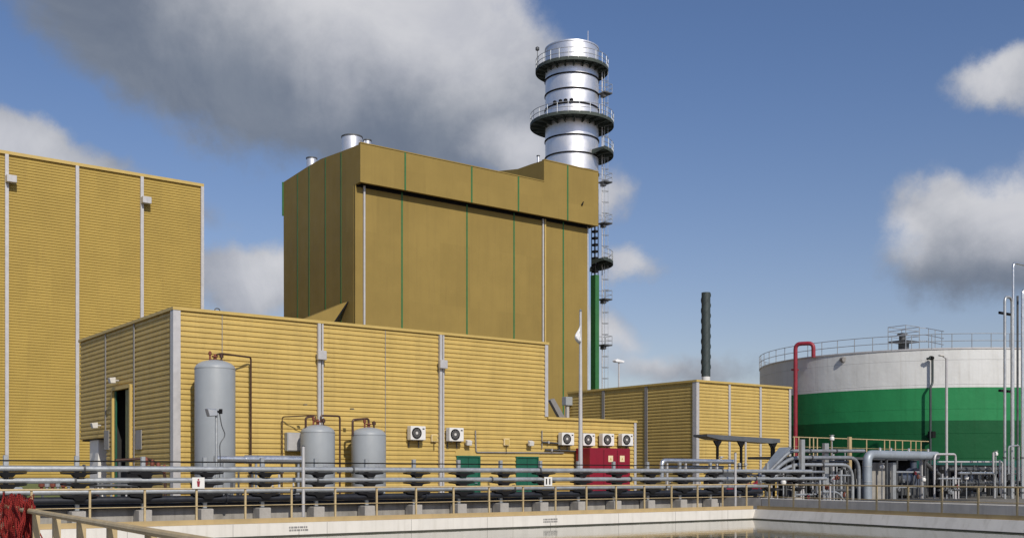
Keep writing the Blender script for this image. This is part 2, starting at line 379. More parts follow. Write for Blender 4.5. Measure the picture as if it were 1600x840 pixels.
for i in range(n):
    p, q, p2, q2 = pool[i], pool[(i+1) % n], outer[i], outer[(i+1) % n]
    ip, iq = Vector(p), Vector(q)
    if i == 1:                                                # this side slopes outwards a little below its lip
        e = Vector(q)-Vector(p); e.normalize(); nn = Vector((-e.y, e.x)); nn = nn if nn.x < 0 else -nn
        ip, iq = Vector(p)+nn*1.3, Vector(q)+nn*1.3
    mb = MB(); mb.add([(*ip, -3.2), (*iq, -3.2), (*q2, -3.2), (*p2, -3.2), (*p, 0), (*q, 0), (*q2, 0), (*p2, 0)],
                      [(0, 1, 2, 3), (7, 6, 5, 4), (0, 4, 5, 1), (1, 5, 6, 2), (2, 6, 7, 3), (3, 7, 4, 0)])
    T = Thing('basin_wall', wl[i], 'wall', *p)
    T.part('wall', mb, 'basin', smooth=False)
    if i < 2:                                                 # joints and the waterline stain
        e = Vector(q)-Vector(p); L = e.length; e.normalize(); nn = Vector((-e.y, e.x)); c = Vector((sum(x[0] for x in pool)/n, sum(x[1] for x in pool)/n))
        if (c-Vector(p)).dot(nn) < 0: nn = -nn
        k = 2.6
        j = MB()
        bt = .165 if i == 1 else 0; P = [Vector(p)+nn*(.001+bt), Vector(q)+nn*(.001+bt)]
        j.prism([(P[0].x, P[0].y), (P[1].x, P[1].y), (P[1].x+nn.x*.02, P[1].y+nn.y*.02), (P[0].x+nn.x*.02, P[0].y+nn.y*.02)], 'z', -.50, -.385)
        T.part('waterline_strip', j, 'wet', smooth=False)
        while k < L:
            j = MB(); x = Vector(p)+e*k; x = x+nn*(.008 if i == 1 else 0); j.prism([(x.x, x.y), (x.x+e.x*.012, x.y+e.y*.012), (x.x+e.x*.012+nn.x*.004, x.y+e.y*.012+nn.y*.004), (x.x+nn.x*.004, x.y+nn.y*.004)], 'z', -.43, -.002)
            T.part('joint', j, 'trimdark', smooth=False); k += 3.2
        if i == 0:
            for px in (467, 860):
                a = a_at(px, 0); s = MB(); wd = .68
                for r_ in range(2):
                    x = a-wd/2
                    while x < a+wd/2-.04:
                        ww = random.choice((.05, .08, .11)); s.box(x, min(x+ww, a+wd/2), -.006, 0, -.27+r_*.09, -.21+r_*.09); x += ww+.022
                T.part('stencilled_mark', s, 'trimdark', smooth=False)
                g_ = MB(); g_.box(a-.006, a+.006, -.012, 0, -.44, -.28); T.part('gauge_strip', g_, 'trimdark', smooth=False)

# ------------------------------------------------------------------ railings
def railing(label, p, q, first, step, h=1.1, toe=True, knee=True, pr=.035):
    p, q = Vector(p), Vector(q); e = (q-p); L = e.length; e.normalize(); nn = Vector((-e.y, e.x))
    T = Thing('safety_railing', label, 'railing', p.x, p.y)
    P = lambda t, z, o=0: (p.x+e.x*t+nn.x*o, p.y+e.y*t+nn.y*o, z)
    T.part('top_rail', MB().tube([P(0, h), P(L, h)], .03, 10), 'rail')
    if knee: T.part('knee_rail', MB().tube([P(0, h*.52), P(L, h*.52)], .013, 8), 'rail')
    if toe: T.part('toe_board', MB().prism([P(0, 0, -.006)[:2], P(L, 0, -.006)[:2], P(L, 0, .006)[:2], P(0, 0, .006)[:2]], 'z', .005, .16), 'toe', smooth=False)
    t = first
    while t < L:
        m = MB(); w = pr
        m.prism([P(t-w*.8, 0, .0085)[:2], P(t+w*.8, 0, .0085)[:2], P(t+w*.8, 0, .0085+w*1.6)[:2], P(t-w*.8, 0, .0085+w*1.6)[:2]], 'z', 0, h-.02)
        m.prism([P(t-w*2, 0, .0085)[:2], P(t+w*2, 0, .0085)[:2], P(t+w*2, 0, .12)[:2], P(t-w*2, 0, .12)[:2]], 'z', .0, .012)
        T.part('post', m, 'rail', smooth=False); t += step
    return T
railing('tan safety railing running the length of the basin under the pipe racks', (a_at(-120, .12), .12), (0, .12), a_at(49, .12)-a_at(-120, .12)-3.1, 1.555)
railing('tan safety railing along the right side of the basin before the pumps', (.12, 0), (RD.x*30+.12, RD.y*30), .75, 1.55)
n0 = Vector(site(-5.35, 12)); nd = (Vector(site(-2.09, 6.9))-n0).normalized()
railing('close tan railing slanting down at the bottom left corner', n0-nd*6, n0+nd*7.2, 6-.0-1.25*4, 1.25, toe=False, knee=True, pr=.045)

# orange-red netting bundled over the near railing
def netting():
    verts, faces = [], []; nx, nz = 62, 46
    e = nd; nn = Vector((-e.y, e.x))
    for lay in range(3):
        base = len(verts)
        for i in range(nx):
            for k in range(nz):
                t = i/(nx-1)*2.1; s = k/(nz-1)
                ph = lay*1.7
                z = 1.22-s*(1.05+.08*math.sin(ph+t*2))+.05*math.sin(t*5+ph)*(1-s)+.02*math.sin(t*17+s*9+ph)
                o = (.10*math.sin(t*7+s*5+ph)+.06*math.sin(t*15-s*11+ph*2)+.05*lay-.05)*(.4+.6*s)+(-.04 if lay == 1 else .05)
                tt = t+.05*math.sin(s*9+t*3+ph)+.03*math.sin(s*23+ph)
                p = n0-e*(2.22-tt)+nn*o*.8
                verts.append((p.x, p.y, max(.02, z)))
        for i in range(nx-1):
            for k in range(nz-1):
                a = base+i*nz+k; faces.append((a, a+nz, a+nz+1, a+1))
    m = MB(); m.add(verts, faces)
    o = single('safety_net', m, 'net', 'crumpled orange-red netting bundled over the railing at the left edge', 'netting', n0.x, n0.y)
    w = o.modifiers.new('wire', 'WIREFRAME'); w.thickness = .010; w.use_replace = True; w.use_even_offset = False
netting()

# small signs fixed to the railing
def rail_sign(px, label, symbol):
    a = a_at(px, 0); T = Thing('notice_sign', label, 'sign', a, .06, 1.0)
    T.part('plate', MB().box(a-.19, a+.19, .05, .062, 1.10, 1.44), 'white', smooth=False)
    s = MB()
    if symbol == 'figure':
        s.disc_y(a, .044, 1.37, 0, .03, .004, 12); s.prism([(a-.05, 1.33), (a+.05, 1.33), (a+.03, 1.16), (a-.03, 1.16)], 'b', .043, .048)
    else:
        T.part('symbol', MB().box(a+.04, a+.10, .043, .048, 1.16, 1.38), 'black', smooth=False); s.box(a-.12, a-.06, .043, .048, 1.16, 1.38)
    T.part('symbol', s, 'redpipe' if symbol == 'figure' else 'black')
rail_sign(311, 'white square sign with one dark red figure above the left railing', 'figure')
rail_sign(858, 'white square sign with two black marks above the mid railing', 'marks')

# ------------------------------------------------------------------ pipe rack behind the basin
RB = 3.0
zs = (.99, 1.34, 1.70)
a_l, a_r = a_at(-150, RB), a_at(1287, RB)
for (z, r, b, m, lb, ar) in ((zs[2], .095, RB-.14, 'steel', 'top grey pipe on the pipe rack', a_r-1.2), (zs[1], .088, RB-.14, 'steel', 'middle grey pipe on the pipe rack', a_r),
                        (zs[0], .095, RB-.14, 'steel', 'lowest grey pipe on the pipe rack', a_r-4.5), (.73, .115, RB-.10, 'blackpipe', 'upper of two fat black pipes low on the rack', a_r-5),
                        (.52, .09, RB+.20, 'blackpipe', 'lower thick black pipe near the ground on the rack', a_r-5),
                        (zs[2]+.01, .05, RB+.2, 'steeld', 'thin dark steel pipe behind the top grey pipe', a_r-2), (zs[1], .055, RB+.2, 'steeld', 'dark steel pipe behind the middle grey pipe', a_r-2), (zs[0], .06, RB+.24, 'steeld', 'dark steel pipe behind the lowest grey pipe', a_r-6),
                        (1.94, .022, RB+.02, 'black', 'thin black cable strung along the tops of the rack posts', a_r-6)):
    T = Thing('pipeline', lb+' running along the basin', 'pipe', a_l, b, z)
    T.part('pipe', MB().tube([(a_l, b, z), (ar, b, z)], r, 14), m)
    if r > .045:
        k = a_l+random.uniform(2, 5)
        while k < ar-2:
            T.part('flange', MB().tube([(k-.03, b, z), (k+.03, b, z)], r*1.45, 14), 'steeld' if m != 'blackpipe' else 'blackpipe'); k += random.uniform(7, 11)
def rack_support(a):
    T = Thing('rack_support', '', 'pipe support', a, RB, 0, 'steel pipe rack supports on concrete blocks along the basin')
    T.part('post', MB().box(a-.065, a+.065, RB+.02, RB+.15, .40, 2.10), 'steel', smooth=False, bevel=.01)
    T.part('base_plate', MB().box(a-.15, a+.15, RB-.12, RB+.24, .40, .42), 'steeld', smooth=False)
    T.part('pedestal', MB().box(a-.22, a+.20, RB-.22, RB+.34, -.02, .40), 'pedestal', smooth=False, bevel=.02)
    for z, r in ((zs[2], .095), (zs[1], .088), (zs[0], .095)):
        zt = z-r-.004
        T.part('arm', MB().prism([(a-.52, zt), (a+.52, zt), (a+.50, zt-.05), (a+.2, zt-.08), (a+.12, zt-.17), (a-.12, zt-.17), (a-.2, zt-.08), (a-.50, zt-.05)], 'b', RB-.28, RB+.01), 'black', smooth=False)
    return T.e
sup_px = (34, 236, 411, 497, 573, 644, 714, 774, 834, 889, 944, 994, 1043, 1088, 1133)
aa = [a_at(411, RB)+2.03*k for k in range(-8, 15)]
near = {0: 'left edge of the basin', 1: 'tall grey vessel'}
sup0 = rack_support(aa[0]); lbls = []
ordn = ['first', 'second', 'third', 'fourth', 'fifth', 'sixth', 'seventh', 'eighth', 'ninth', 'tenth', 'eleventh', 'twelfth', 'thirteenth', 'fourteenth', 'fifteenth', 'sixteenth', 'seventeenth', 'eighteenth', 'nineteenth', 'twentieth', 'twenty-first', 'twenty-second', 'twenty-third', 'twenty-fourth']
vis = [a for a in aa if 800+F*(W(a, RB).x/W(a, RB).y) > -30]
for k, a in enumerate(vis):
    o = sup0 if k == 0 else copy_tree(sup0)
    o.location = W(a, RB)
    o['label'] = '%s steel pipe support on a concrete block, counting from the left edge' % ordn[k]
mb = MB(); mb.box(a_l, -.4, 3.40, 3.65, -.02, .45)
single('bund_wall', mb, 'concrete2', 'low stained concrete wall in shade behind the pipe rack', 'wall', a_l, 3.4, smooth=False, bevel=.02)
p0, p1 = Vector((-.4, 4.2))+Vector((1.6, -3.4)), None
q0 = Vector((1.6, 1.0)); q1 = q0+Vector((RD.x, RD.y))*32
nn = Vector((-RD.y, RD.x)); nn = nn if nn.x > 0 else -nn
mb = MB(); mb.prism([tuple(q0), tuple(q1), tuple(q1+nn*.25), tuple(q0+nn*.25)], 'z', -.02, .46)
single('bund_wall', mb, 'concrete', 'low pale concrete wall behind the railing on the right of the basin', 'wall', q0.x, q0.y, smooth=False, bevel=.02)
mb = MB(); mb.box(-.4, 1.6, 3.4, 3.65, -.02, .45)
mb.prism([(1.6, 3.65), (1.85, 3.65), (1.85, 1.02), (1.6, 1.02)], 'z', -.02, .46)
single('bund_wall', mb, 'pedestal', 'short return of low concrete wall at the far corner of the basin', 'wall', 0, 3.4, smooth=False)

# ------------------------------------------------------------------ low ribbed building in front
FB = 13.7
aL, aR, aX = a_at(272, FB), a_at(855, FB), a_at(993, FB)
bE = b_at(125, aL); HT = 8.53; HX = 4.53
T = Thing('ribbed_building', 'low yellow ribbed metal building with vessels and air conditioners on its front', 'building', aL, FB)
b166, b178, b206, b210 = b_at(166, aL), b_at(178, aL), b_at(206, aL), b_at(210, aL)
zdoor = z_at(608, aL, b178); zcut = z_at(687, aL, bE)
D1, D2 = (a_at(713, FB), a_at(750, FB)), (a_at(806, FB), a_at(841, FB)); DH = 2.5
fr = MB()
for (x0, x1, z0, z1) in ((aL, D1[0], 0, HT), (D1[0], D1[1], DH, HT), (D1[1], D2[0], 0, HT), (D2[0], aR, DH, HT)):
    pass
fr.clad((aL, FB), (aR, FB), DH+.25, HT, (0, -1))
fr.clad((aL, FB), (D1[0], FB), 0, DH+.25, (0, -1)); fr.clad((D1[1], FB), (D2[0], FB), 0, DH+.25, (0, -1))
fr.clad((D2[1], FB), (aX, FB), 0, DH+.25, (0, -1)); fr.clad((aR, FB), (aX, FB), DH+.25, HX, (0, -1)); fr.box(D2[0], aR, FB+.05, FB+.1, DH, DH+.25) if D2[1] > aR else None
fw = T.part('wall', fr, 'yellow', smooth=False)
sd_ = MB()
sd_.clad((aL, b178), (aL, FB), zdoor, HT, (-1, 0)); sd_.clad((aL, b206), (aL, FB), 0, zdoor, (-1, 0))
sd_.clad((aL, b166), (aL, b178), 0, HT, (-1, 0)); sd_.clad((aL, bE), (aL, b166), zcut, HT, (-1, 0))
T.part('wall', sd_, 'yellow', smooth=False)
bk = MB(); bk.box(aL+.12, aR, bE-.12, bE, 3.3, HT); bk.box(aR-.12, aR, FB+.12, bE, 0, HT); T.part('wall', bk, 'yellow', smooth=False)
ax = MB(); ax.clad((aX, bE-6), (aX, FB), 0, HX, (1, 0)); ax.box(aR, aX, bE-6.1, bE-6, 0, HX); T.part('wall', ax, 'yellow', smooth=False)
T.part('roof', MB().box(aL+.12, aR-.12, FB+.12, bE-.12, HT-.4, HT-.25), 'roof', smooth=False)
T.part('roof', MB().box(aR, aX-.12, FB+.12, bE-6.1, HX-.3, HX-.15), 'roof', smooth=False)
cp = MB(); cp.box(aL-.08, aR+.08, FB-.08, FB+.2, HT, HT+.13); cp.box(aL-.08, aL+.2, FB+.2, bE+.05, HT, HT+.13); T.part('coping', cp, 'coping', smooth=False)
cp = MB(); cp.box(aR+.02, aX+.08, FB-.08, FB+.2, HX, HX+.12); cp.box(aX-.2, aX+.08, FB+.2, bE-6, HX, HX+.12); T.part('coping', cp, 'coping', smooth=False)
T.part('corner_trim', MB().box(aL-.06, aL+.26, FB-.06, FB-.003, 0, HT-.01).box(aL-.06, aL-.003, FB, FB+.3, 0, HT-.01), 'trim', smooth=False)
T.part('corner_trim', MB().box(aR-.18, aR+.03, FB-.05, FB-.003, HX+.13, HT-.01), 'trim', smooth=False)
T.part('corner_trim', MB().box(aX-.14, aX+.03, FB-.05, FB-.003, 0, HX-.01), 'trim', smooth=False)
for px in (501, 690):
    a = a_at(px, FB)
    dp = T.part('downpipe', MB().box(a-.20, a-.06, FB-.16, FB-.02, .1, HT-.02).box(a+.02, a+.10, FB-.10, FB-.02, .1, HT-.02), 'trim', smooth=False)
    zz = z_at(556 if px == 501 else 570, a, FB)
    T.part('rainwater_box', MB().box(a-.30, a+.14, FB-.36, FB-.17, zz-.20, zz+.22), 'trim', parent=dp, smooth=False, bevel=.02)
for px in (602, 347):
    a = a_at(px, FB); T.part('panel_joint', MB().box(a-.015, a+.015, FB-.012, FB-.002, 3.5 if px == 602 else 6.4, HT-.02), 'trimdark', smooth=False)
for b in (b166+.05, b210):
    T.part('panel_joint', MB().box(aL-.04, aL-.003, b-.05, b+.05, zcut if b > b178 else .1, HT-.02), 'trimdark', smooth=False)
# doors
for (x0, x1) in (D1, D2):
    d = T.part('door', MB().box(x0+.08, x1-.08, FB+.0, FB+.06, .02, DH-.08), 'greendoor', smooth=False)
    T.part('door_frame', MB().box(x0, x0+.08, FB-.05, FB+.06, 0, DH).box(x1-.08, x1, FB-.05, FB+.06, 0, DH).box(x0+.08, x1-.08, FB-.05, FB+.06, DH-.08, DH+.0), 'greendoor', parent=d, smooth=False)
    T.part('door_joint', MB().box((x0+x1)/2-.01, (x0+x1)/2+.01, FB-.006, FB-.001, .02, DH-.09), 'black', parent=d, smooth=False)
    T.part('handle', MB().tube([(x1-.35, FB-.05, 1.1), (x1-.2, FB-.05, 1.1)], .02, 8), 'alu', parent=d)
T.part('lintel', MB().box(D1[0]-.05, D1[1]+.05, FB-.004, FB+.06, DH+.002, DH+.25), 'yellow', smooth=False)
T.part('lintel', MB().box(D2[0]-.05, D2[1]+.05, FB-.004, FB+.06, DH+.002, DH+.25), 'yellow', smooth=False)
# tall service doorway on the left face: dark hall behind, green leaf swung open
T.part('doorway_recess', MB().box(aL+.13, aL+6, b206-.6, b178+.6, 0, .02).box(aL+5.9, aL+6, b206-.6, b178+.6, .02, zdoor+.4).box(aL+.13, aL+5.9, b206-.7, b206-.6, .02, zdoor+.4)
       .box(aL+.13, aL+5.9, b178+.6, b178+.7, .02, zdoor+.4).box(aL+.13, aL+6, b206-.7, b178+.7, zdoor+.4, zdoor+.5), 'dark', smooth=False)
T.part('door_frame', MB().box(aL-.12, aL+.1, b178-.10, b178+.06, 0, zdoor+.05).box(aL-.12, aL+.1, b206-.05, b206+.08, 0, zdoor+.05).box(aL-.12, aL+.1, b206+.08, b178-.1, zdoor-.08, zdoor+.08), 'yellow', smooth=False)
leaf = MB().prism([(aL+.0, b206+.1), (aL+.06, b206+.1), (aL+.16, (b206+b178)/2-.1), (aL+.10, (b206+b178)/2-.1)], 'z', .05, zdoor-.12)
T.part('door', leaf, 'olive', smooth=False, label='dark green door leaf standing ajar in the tall opening')
T.part('door_edge', MB().box(aL-.02, aL+.05, b178-.32, b178-.14, .05, zdoor-.1), 'greendoor', smooth=False)
# open undercroft at the far end of the left face
T.part('pillar', MB().box(aL+.2, aL+.7, b_at(147, aL), b_at(134, aL), 0, zcut+.02), 'white', smooth=False, bevel=.02)
T.part('undercroft_wall', MB().box(aL+3, aL+3.1, b166, bE, 0, zcut).box(aL+.1, aL+3, b166-.1, b166, 0, zcut), 'yellow', smooth=False)
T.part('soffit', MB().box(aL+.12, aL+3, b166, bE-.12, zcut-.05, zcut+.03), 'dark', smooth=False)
T.part('vent_panel', MB().box(aL-.05, aL-.003, b_at(222, aL), b_at(213, aL), z_at(702, aL, b210), z_at(672, aL, b210)), 'trimdark', smooth=False)
T.part('vent_panel', MB().box(aL-.05, aL-.003, b_at(171, aL), b_at(164, aL), z_at(702, aL, b166), z_at(672, aL, b166)), 'trimdark', smooth=False)
T.part('conduit', MB().tube([(a_at(742, FB), FB-.05, z_at(672, a_at(742, FB), FB)), (a_at(743, FB), FB-.05, z_at(706, a_at(742, FB), FB)), (a_at(880, FB), FB-.05, z_at(707, a_at(880, FB), FB))], .035, 8, .1), 'trimdark')
T.part('conduit', MB().tube([(a_at(846, FB), FB-.05, z_at(672, a_at(846, FB), FB)), (a_at(846, FB), FB-.05, z_at(700, a_at(846, FB), FB))], .03, 8), 'trimdark')
ah = a_at(345, FB)                                            # lifting eye above the parapet
T.part('roof_hook', MB().tube([(ah-.12, FB+.4, HT-.2), (ah-.12, FB+.4, HT+.3), (ah+.12, FB+.4, HT+.3), (ah+.12, FB+.4, HT-.2)], .025, 8, .12), 'steeld')

def wall_lamp(px, py, plane, label, small=False, side=False):
    if side: a, b = aL-.05, b_at(px, aL)
    else: a, b = a_at(px, FB), FB-.05
    z = z_at(py, a, b); T = Thing('wall_lamp', label, 'lamp', a, b, z-.15)
    if side:
        T.part('arm', MB().box(a-.25, a+.04, b-.03, b+.03, z-.03, z+.03), 'trim', smooth=False)
        T.part('lamp_head', MB().prism([(a-.45, z+.1), (a-.15, z+.14), (a-.15, z-.14), (a-.38, z-.16)], 'b', b-.17, b+.17), 'offwhite', smooth=False, bevel=.015)
    else:
        T.part('arm', MB().box(a-.03, a+.03, b-.15, b+.04, z-.03, z+.03), 'trim', smooth=False)
        T.part('lamp_head', MB().prism([(b-.32, z+.08), (b-.12, z+.15), (b-.12, z-.13), (b-.28, z-.15)], 'a', a-.15, a+.15), 'offwhite', smooth=False, bevel=.015)
wall_lamp(186, 594, 0, 'small white lamp above the tall green doorway', side=True)
wall_lamp(158, 664, 0, 'small white lamp low on the shaded left end of the building', side=True)
wall_lamp(728, 691, 0, 'little white lamp just right of the second air conditioner')
wall_lamp(825, 692, 0, 'little white lamp above the second green door')
for (px, py, lb) in ((677, 684, 'pale square junction box right of the first air conditioner'), (790, 690, 'pale square junction box between the green doors')):
    a = a_at(px, FB); z = z_at(py, a, FB); Tj = Thing('junction_box', lb, 'junction box', a, FB, z)
    Tj.part('box', MB().box(a-.17, a+.17, FB-.13, FB-.01, z-.18, z+.18), 'sign', smooth=False, bevel=.01)
    Tj.part('cover', MB().box(a-.14, a+.14, FB-.142, FB-.131, z-.15, z+.15), 'coping', smooth=False)
    Tj.part('cable', MB().tube([(a, FB-.07, z-.18), (a, FB-.07, z-.6)], .015, 6), 'black')

# ------------------------------------------------------------------ air conditioners
def ac(a, b, z, label):
    T = Thing('air_conditioner', label, 'air conditioner', a, b, z, 'outdoor air conditioner units on the yellow wall')
    w, h, d = .86, .68, .34; b0 = b-.12-d
    T.part('casing', MB().box(a-w/2, a+w/2, b0, b-.12, z, z+h), 'white', smooth=False, bevel=.02)
    fa, fz = a-.10, z+h*.5
    gr = T.part('fan_grille', MB().disc_y(fa, b0-.03, fz, .235, .275, .028, 24), 'black')
    T.part('fan_recess', MB().disc_y(fa, b0-.006, fz, 0, .235, .004, 24), 'black', parent=gr)
    T.part('fan_hub', MB().disc_y(fa, b0-.034, fz, 0, .07, .024, 14), 'offwhite', parent=gr)
    s = MB()
    for k in range(3): s.disc_y(fa, b0-.03, fz, .10+k*.045, .112+k*.045, .01, 20)
    for k in range(6):
        t = math.pi*k/6; c, q = math.cos(t)*.235, math.sin(t)*.235; s.tube([(fa-c, b0-.022, fz-q), (fa+c, b0-.022, fz+q)], .006, 4)
    T.part('fan_guard', s, 'trimdark', parent=gr)
    T.part('badge', MB().box(a+w/2-.19, a+w/2-.08, b0-.006, b0-.001, z+h-.16, z+h-.1), 'black', smooth=False)
    T.part('service_cover', MB().box(a+w/2-.004, a+w/2+.02, b0+.05, b-.17, z+.08, z+.4), 'offwhite', smooth=False)
    for sx in (-.28, .28): T.part('bracket', MB().box(a+sx-.02, a+sx+.02, b0+.03, b-.01, z-.045, z-.003).box(a+sx-.02, a+sx+.02, b-.05, b-.01, z-.35, z-.045), 'steeld', smooth=False)
    return T.e
specs = [(651, 687, 'air conditioner left of the tall downpipe on the low building'), (711, 689, 'air conditioner just right of the tall downpipe'),
         (885, 695, 'air conditioner at the left end of the row of four'), (918, 696, 'air conditioner partly behind the flagpole'),
         (948, 696, 'air conditioner above the middle of the red cabinet'), (978, 696, 'air conditioner at the right end of the row of four')]
pr = None
for (px, py, lb) in specs:
    a = a_at(px, FB-.3); z = z_at(py, a, FB-.3)
    if pr is None: pr = ac(a, FB, z, lb)
    else: copy_thing(pr, a, FB, z, lb)
# refrigerant hoses beside the row
for k, (x0, x1, lb) in enumerate(((845, 872, 'upper'), (850, 900, 'lower'))):
    a0_, a1_ = a_at(x0, FB), a_at(x1, FB); z = z_at(690+k*12, a0_, FB)
    T = Thing('refrigerant_pipe', lb+' brown refrigerant pipe left of the row of four air conditioners', 'pipe', a0_, FB, z)
    T.part('pipe', MB().tube([(a0_, FB-.1, z), (a1_, FB-.1, z-.05), (a1_, FB-.1, z-.4)], .045, 8, .1), 'steeld')
    T.part('clamp', MB().box(a0_+.4, a0_+.46, FB-.17, FB-.01, z-.08, z+.06), 'trim', smooth=False)

# red cabinet
a0c, a1c = a_at(922, 12.3), a_at(985, 12.3); zt = z_at(699, a0c, 12.3)
T = Thing('red_cabinet', 'large red metal cabinet with two cream notices below the air conditioners', 'cabinet', a0c, 12.3)
T.part('body', MB().box(a0c, a1c, 12.3, 13.5, .1, zt), 'red', smooth=False, bevel=.03)
T.part('plinth', MB().box(a0c+.05, a1c-.05, 12.35, 13.45, -.02, .1), 'black', smooth=False)
for k in (1, 2): T.part('door_joint', MB().box(a0c+(a1c-a0c)*k/3-.01, a0c+(a1c-a0c)*k/3+.01, 12.29, 12.297, .2, zt-.1), 'black', smooth=False)
for px in (954, 972):
    x = a_at(px, 12.3); z = z_at(716, x, 12.3)
    s = T.part('notice', MB().box(x-.17, x+.17, 12.285, 12.296, z-.17, z+.17), 'sign', smooth=False)
    T.part('symbol', MB().prism([(x-.07, z-.07), (x+.07, z-.07), (x, z+.08)], 'b', 12.279, 12.284), 'coping', parent=s, smooth=False)
for k in range(3): T.part('door_handle', MB().box(a0c+(a1c-a0c)*(k+.85)/3, a0c+(a1c-a0c)*(k+.85)/3+.04, 12.26, 12.297, 1.2, 1.4), 'black', smooth=False)

# ------------------------------------------------------------------ grey vessels in front of the wall
def vessel(pxl, pxr, ytop, label, back=.45):
    pc = (pxl+pxr)/2; b = FB-1.3
    a = a_at(pc, b); r = (pxr-pxl)/2/pxm(a, b); b = FB-back-r; a = a_at(pc, b); r = (pxr-pxl)/2/pxm(a, b); zt = z_at(ytop, a, b)
    T = Thing('pressure_vessel', label, 'tank', a, b)
    zb = .55; sh = .32*r
    prof = [(0.02, zb-.1), (r*.6, zb), (r*.92, zb+sh*.6), (r, zb+sh*1.3)]
    cr = zt-.46*r
    prof += [(r, cr)]+[(r*math.cos(t), cr+.46*r*math.sin(t)) for t in [R(x) for x in (12, 25, 38, 50, 62, 74, 84)]]+[(.01, zt)]
    sh_ = T.part('shell', MB().lathe(a, b, prof, 40), 'tankgrey')
    for z in (cr, zb+sh*1.3+.9):
        T.part('weld_seam', MB().annulus(a, b, r-.01, r+.012, z-.015, z+.015, 40), 'tankgrey', parent=sh_)
    for k in range(4):
        t = R(45+90*k); x, y = a+math.cos(t)*r*.86, b+math.sin(t)*r*.86
        T.part('leg', MB().box(x-.07, x+.07, y-.07, y+.07, 0, zb+.35), 'tankgrey', smooth=False)
    T.part('top_nozzle', MB().lathe(a, b, [(.07, zt-.05), (.07, zt+.12), (.14, zt+.12), (.14, zt+.17), (.05, zt+.17), (.05, zt+.25)], 16), 'rust')
    T.part('valve', MB().lathe(a+.28, b, [(.04, zt-.12), (.04, zt+.1), (.09, zt+.12), (.09, zt+.24), (.03, zt+.3)], 12), 'copper')
    T.part('valve', MB().lathe(a-.24, b-.05, [(.04, zt-.12), (.04, zt+.18), (.07, zt+.2), (.07, zt+.3), (.02, zt+.36)], 12), 'rust')
    T.part('name_plate', MB().box(a-.12+.0, a+.12, b-r-.012, b-r+.03, 1.9, 2.05), 'alu', smooth=False)
    return a, b, r, zt
va = vessel(305, 367, 562, 'tall grey cylindrical pressure vessel by the building corner')
vb = vessel(470, 523, 663, 'shorter grey vessel with pipes looping from both sides of its top')
vc = vessel(549, 603, 667, 'shorter grey vessel standing alone on the right of its pair')
def wallpipe(label, pts, r=.035):
    T = Thing('vessel_pipe', label, 'pipe', *pts[0][:2], pts[0][2])
    T.part('pipe', MB().tube(pts, r, 8, .12), 'copper')
    p = pts[-1]; T.part('clamp', MB().cbox(p[0], p[1]+.06, p[2]+1.2, .14, .16, .05), 'steeld', smooth=False); return T
a, b, r, zt = va; x = a_at(392, FB-.3)
wallpipe('black pipe from the top of the tall grey vessel down the wall', [(a+.05, b, zt+.22), (a+.3, b+.1, zt+.3), (x, FB-.3, z_at(558, x, FB-.3)), (x, FB-.3, .4)], .04)
a, b, r, zt = vb
x = a_at(441, FB-.2); wallpipe('thin black pipe looping left of the short grey vessel pair', [(a-.1, b, zt+.15), (a-.1, b, zt+.42), (x, FB-.2, zt+.36), (x, FB-.2, .4)], .025)
x = a_at(472, FB-.9); wallpipe('thick black pipe bending over the left short grey vessel', [(a-.2, b, zt+.1), (a-.2, b, zt+.38), (x, b-.05, zt+.3), (x, b-.05, zt-.35)], .05)
x = a_at(531, b); wallpipe('black pipe dropping between the two short grey vessels', [(a+.15, b, zt+.1), (a+.15, b, zt+.42), (x, b, zt+.42), (x, b, .4)], .045)
a, b, r, zt = vc; x = a_at(551, b)
wallpipe('thick black pipe looping off the right short grey vessel', [(a, b, zt+.1), (a, b, zt+.4), (x, b, zt+.32), (x, b, zt-.4)], .055)
x = a_at(462, FB-.3); z = z_at(690, x, FB)
T = Thing('electrical_box', 'flat grey electrical box behind the left short vessel', 'electrical box', x, FB-.1, z)
T.part('body', MB().box(x-.42, x+.42, FB-.32, FB-.02, z-.42, z+.42), 'tankgrey', smooth=False, bevel=.02)
T.part('door', MB().box(x-.38, x+.38, FB-.34, FB-.322, z-.38, z+.38), 'trim', smooth=False)
T.part('handle', MB().box(x+.28, x+.32, FB-.37, FB-.342, z-.08, z+.08), 'black', smooth=False)
# horizontal lagged pipe bridge between vessels
b = 9.0; x0, x1 = a_at(335, b), a_at(471, b); z = z_at(717, a_at(400, b), b)
T = Thing('lagged_pipe', 'silver lagged pipe raised on thin posts before the grey vessels', 'pipe', x0, b)
T.part('pipe', MB().tube([(x0, b, z), (x1, b, z)], .13, 16), 'alu')
T.part('end_collar', MB().tube([(a_at(383, b), b, z), (x1+.02, b, z)], .17, 16), 'alu')
for px in (350, 400, 412, 466): x = a_at(px, b); T.part('post', MB().box(x-.04, x+.04, b-.04, b+.04, 0, z-.1), 'steel', smooth=False)
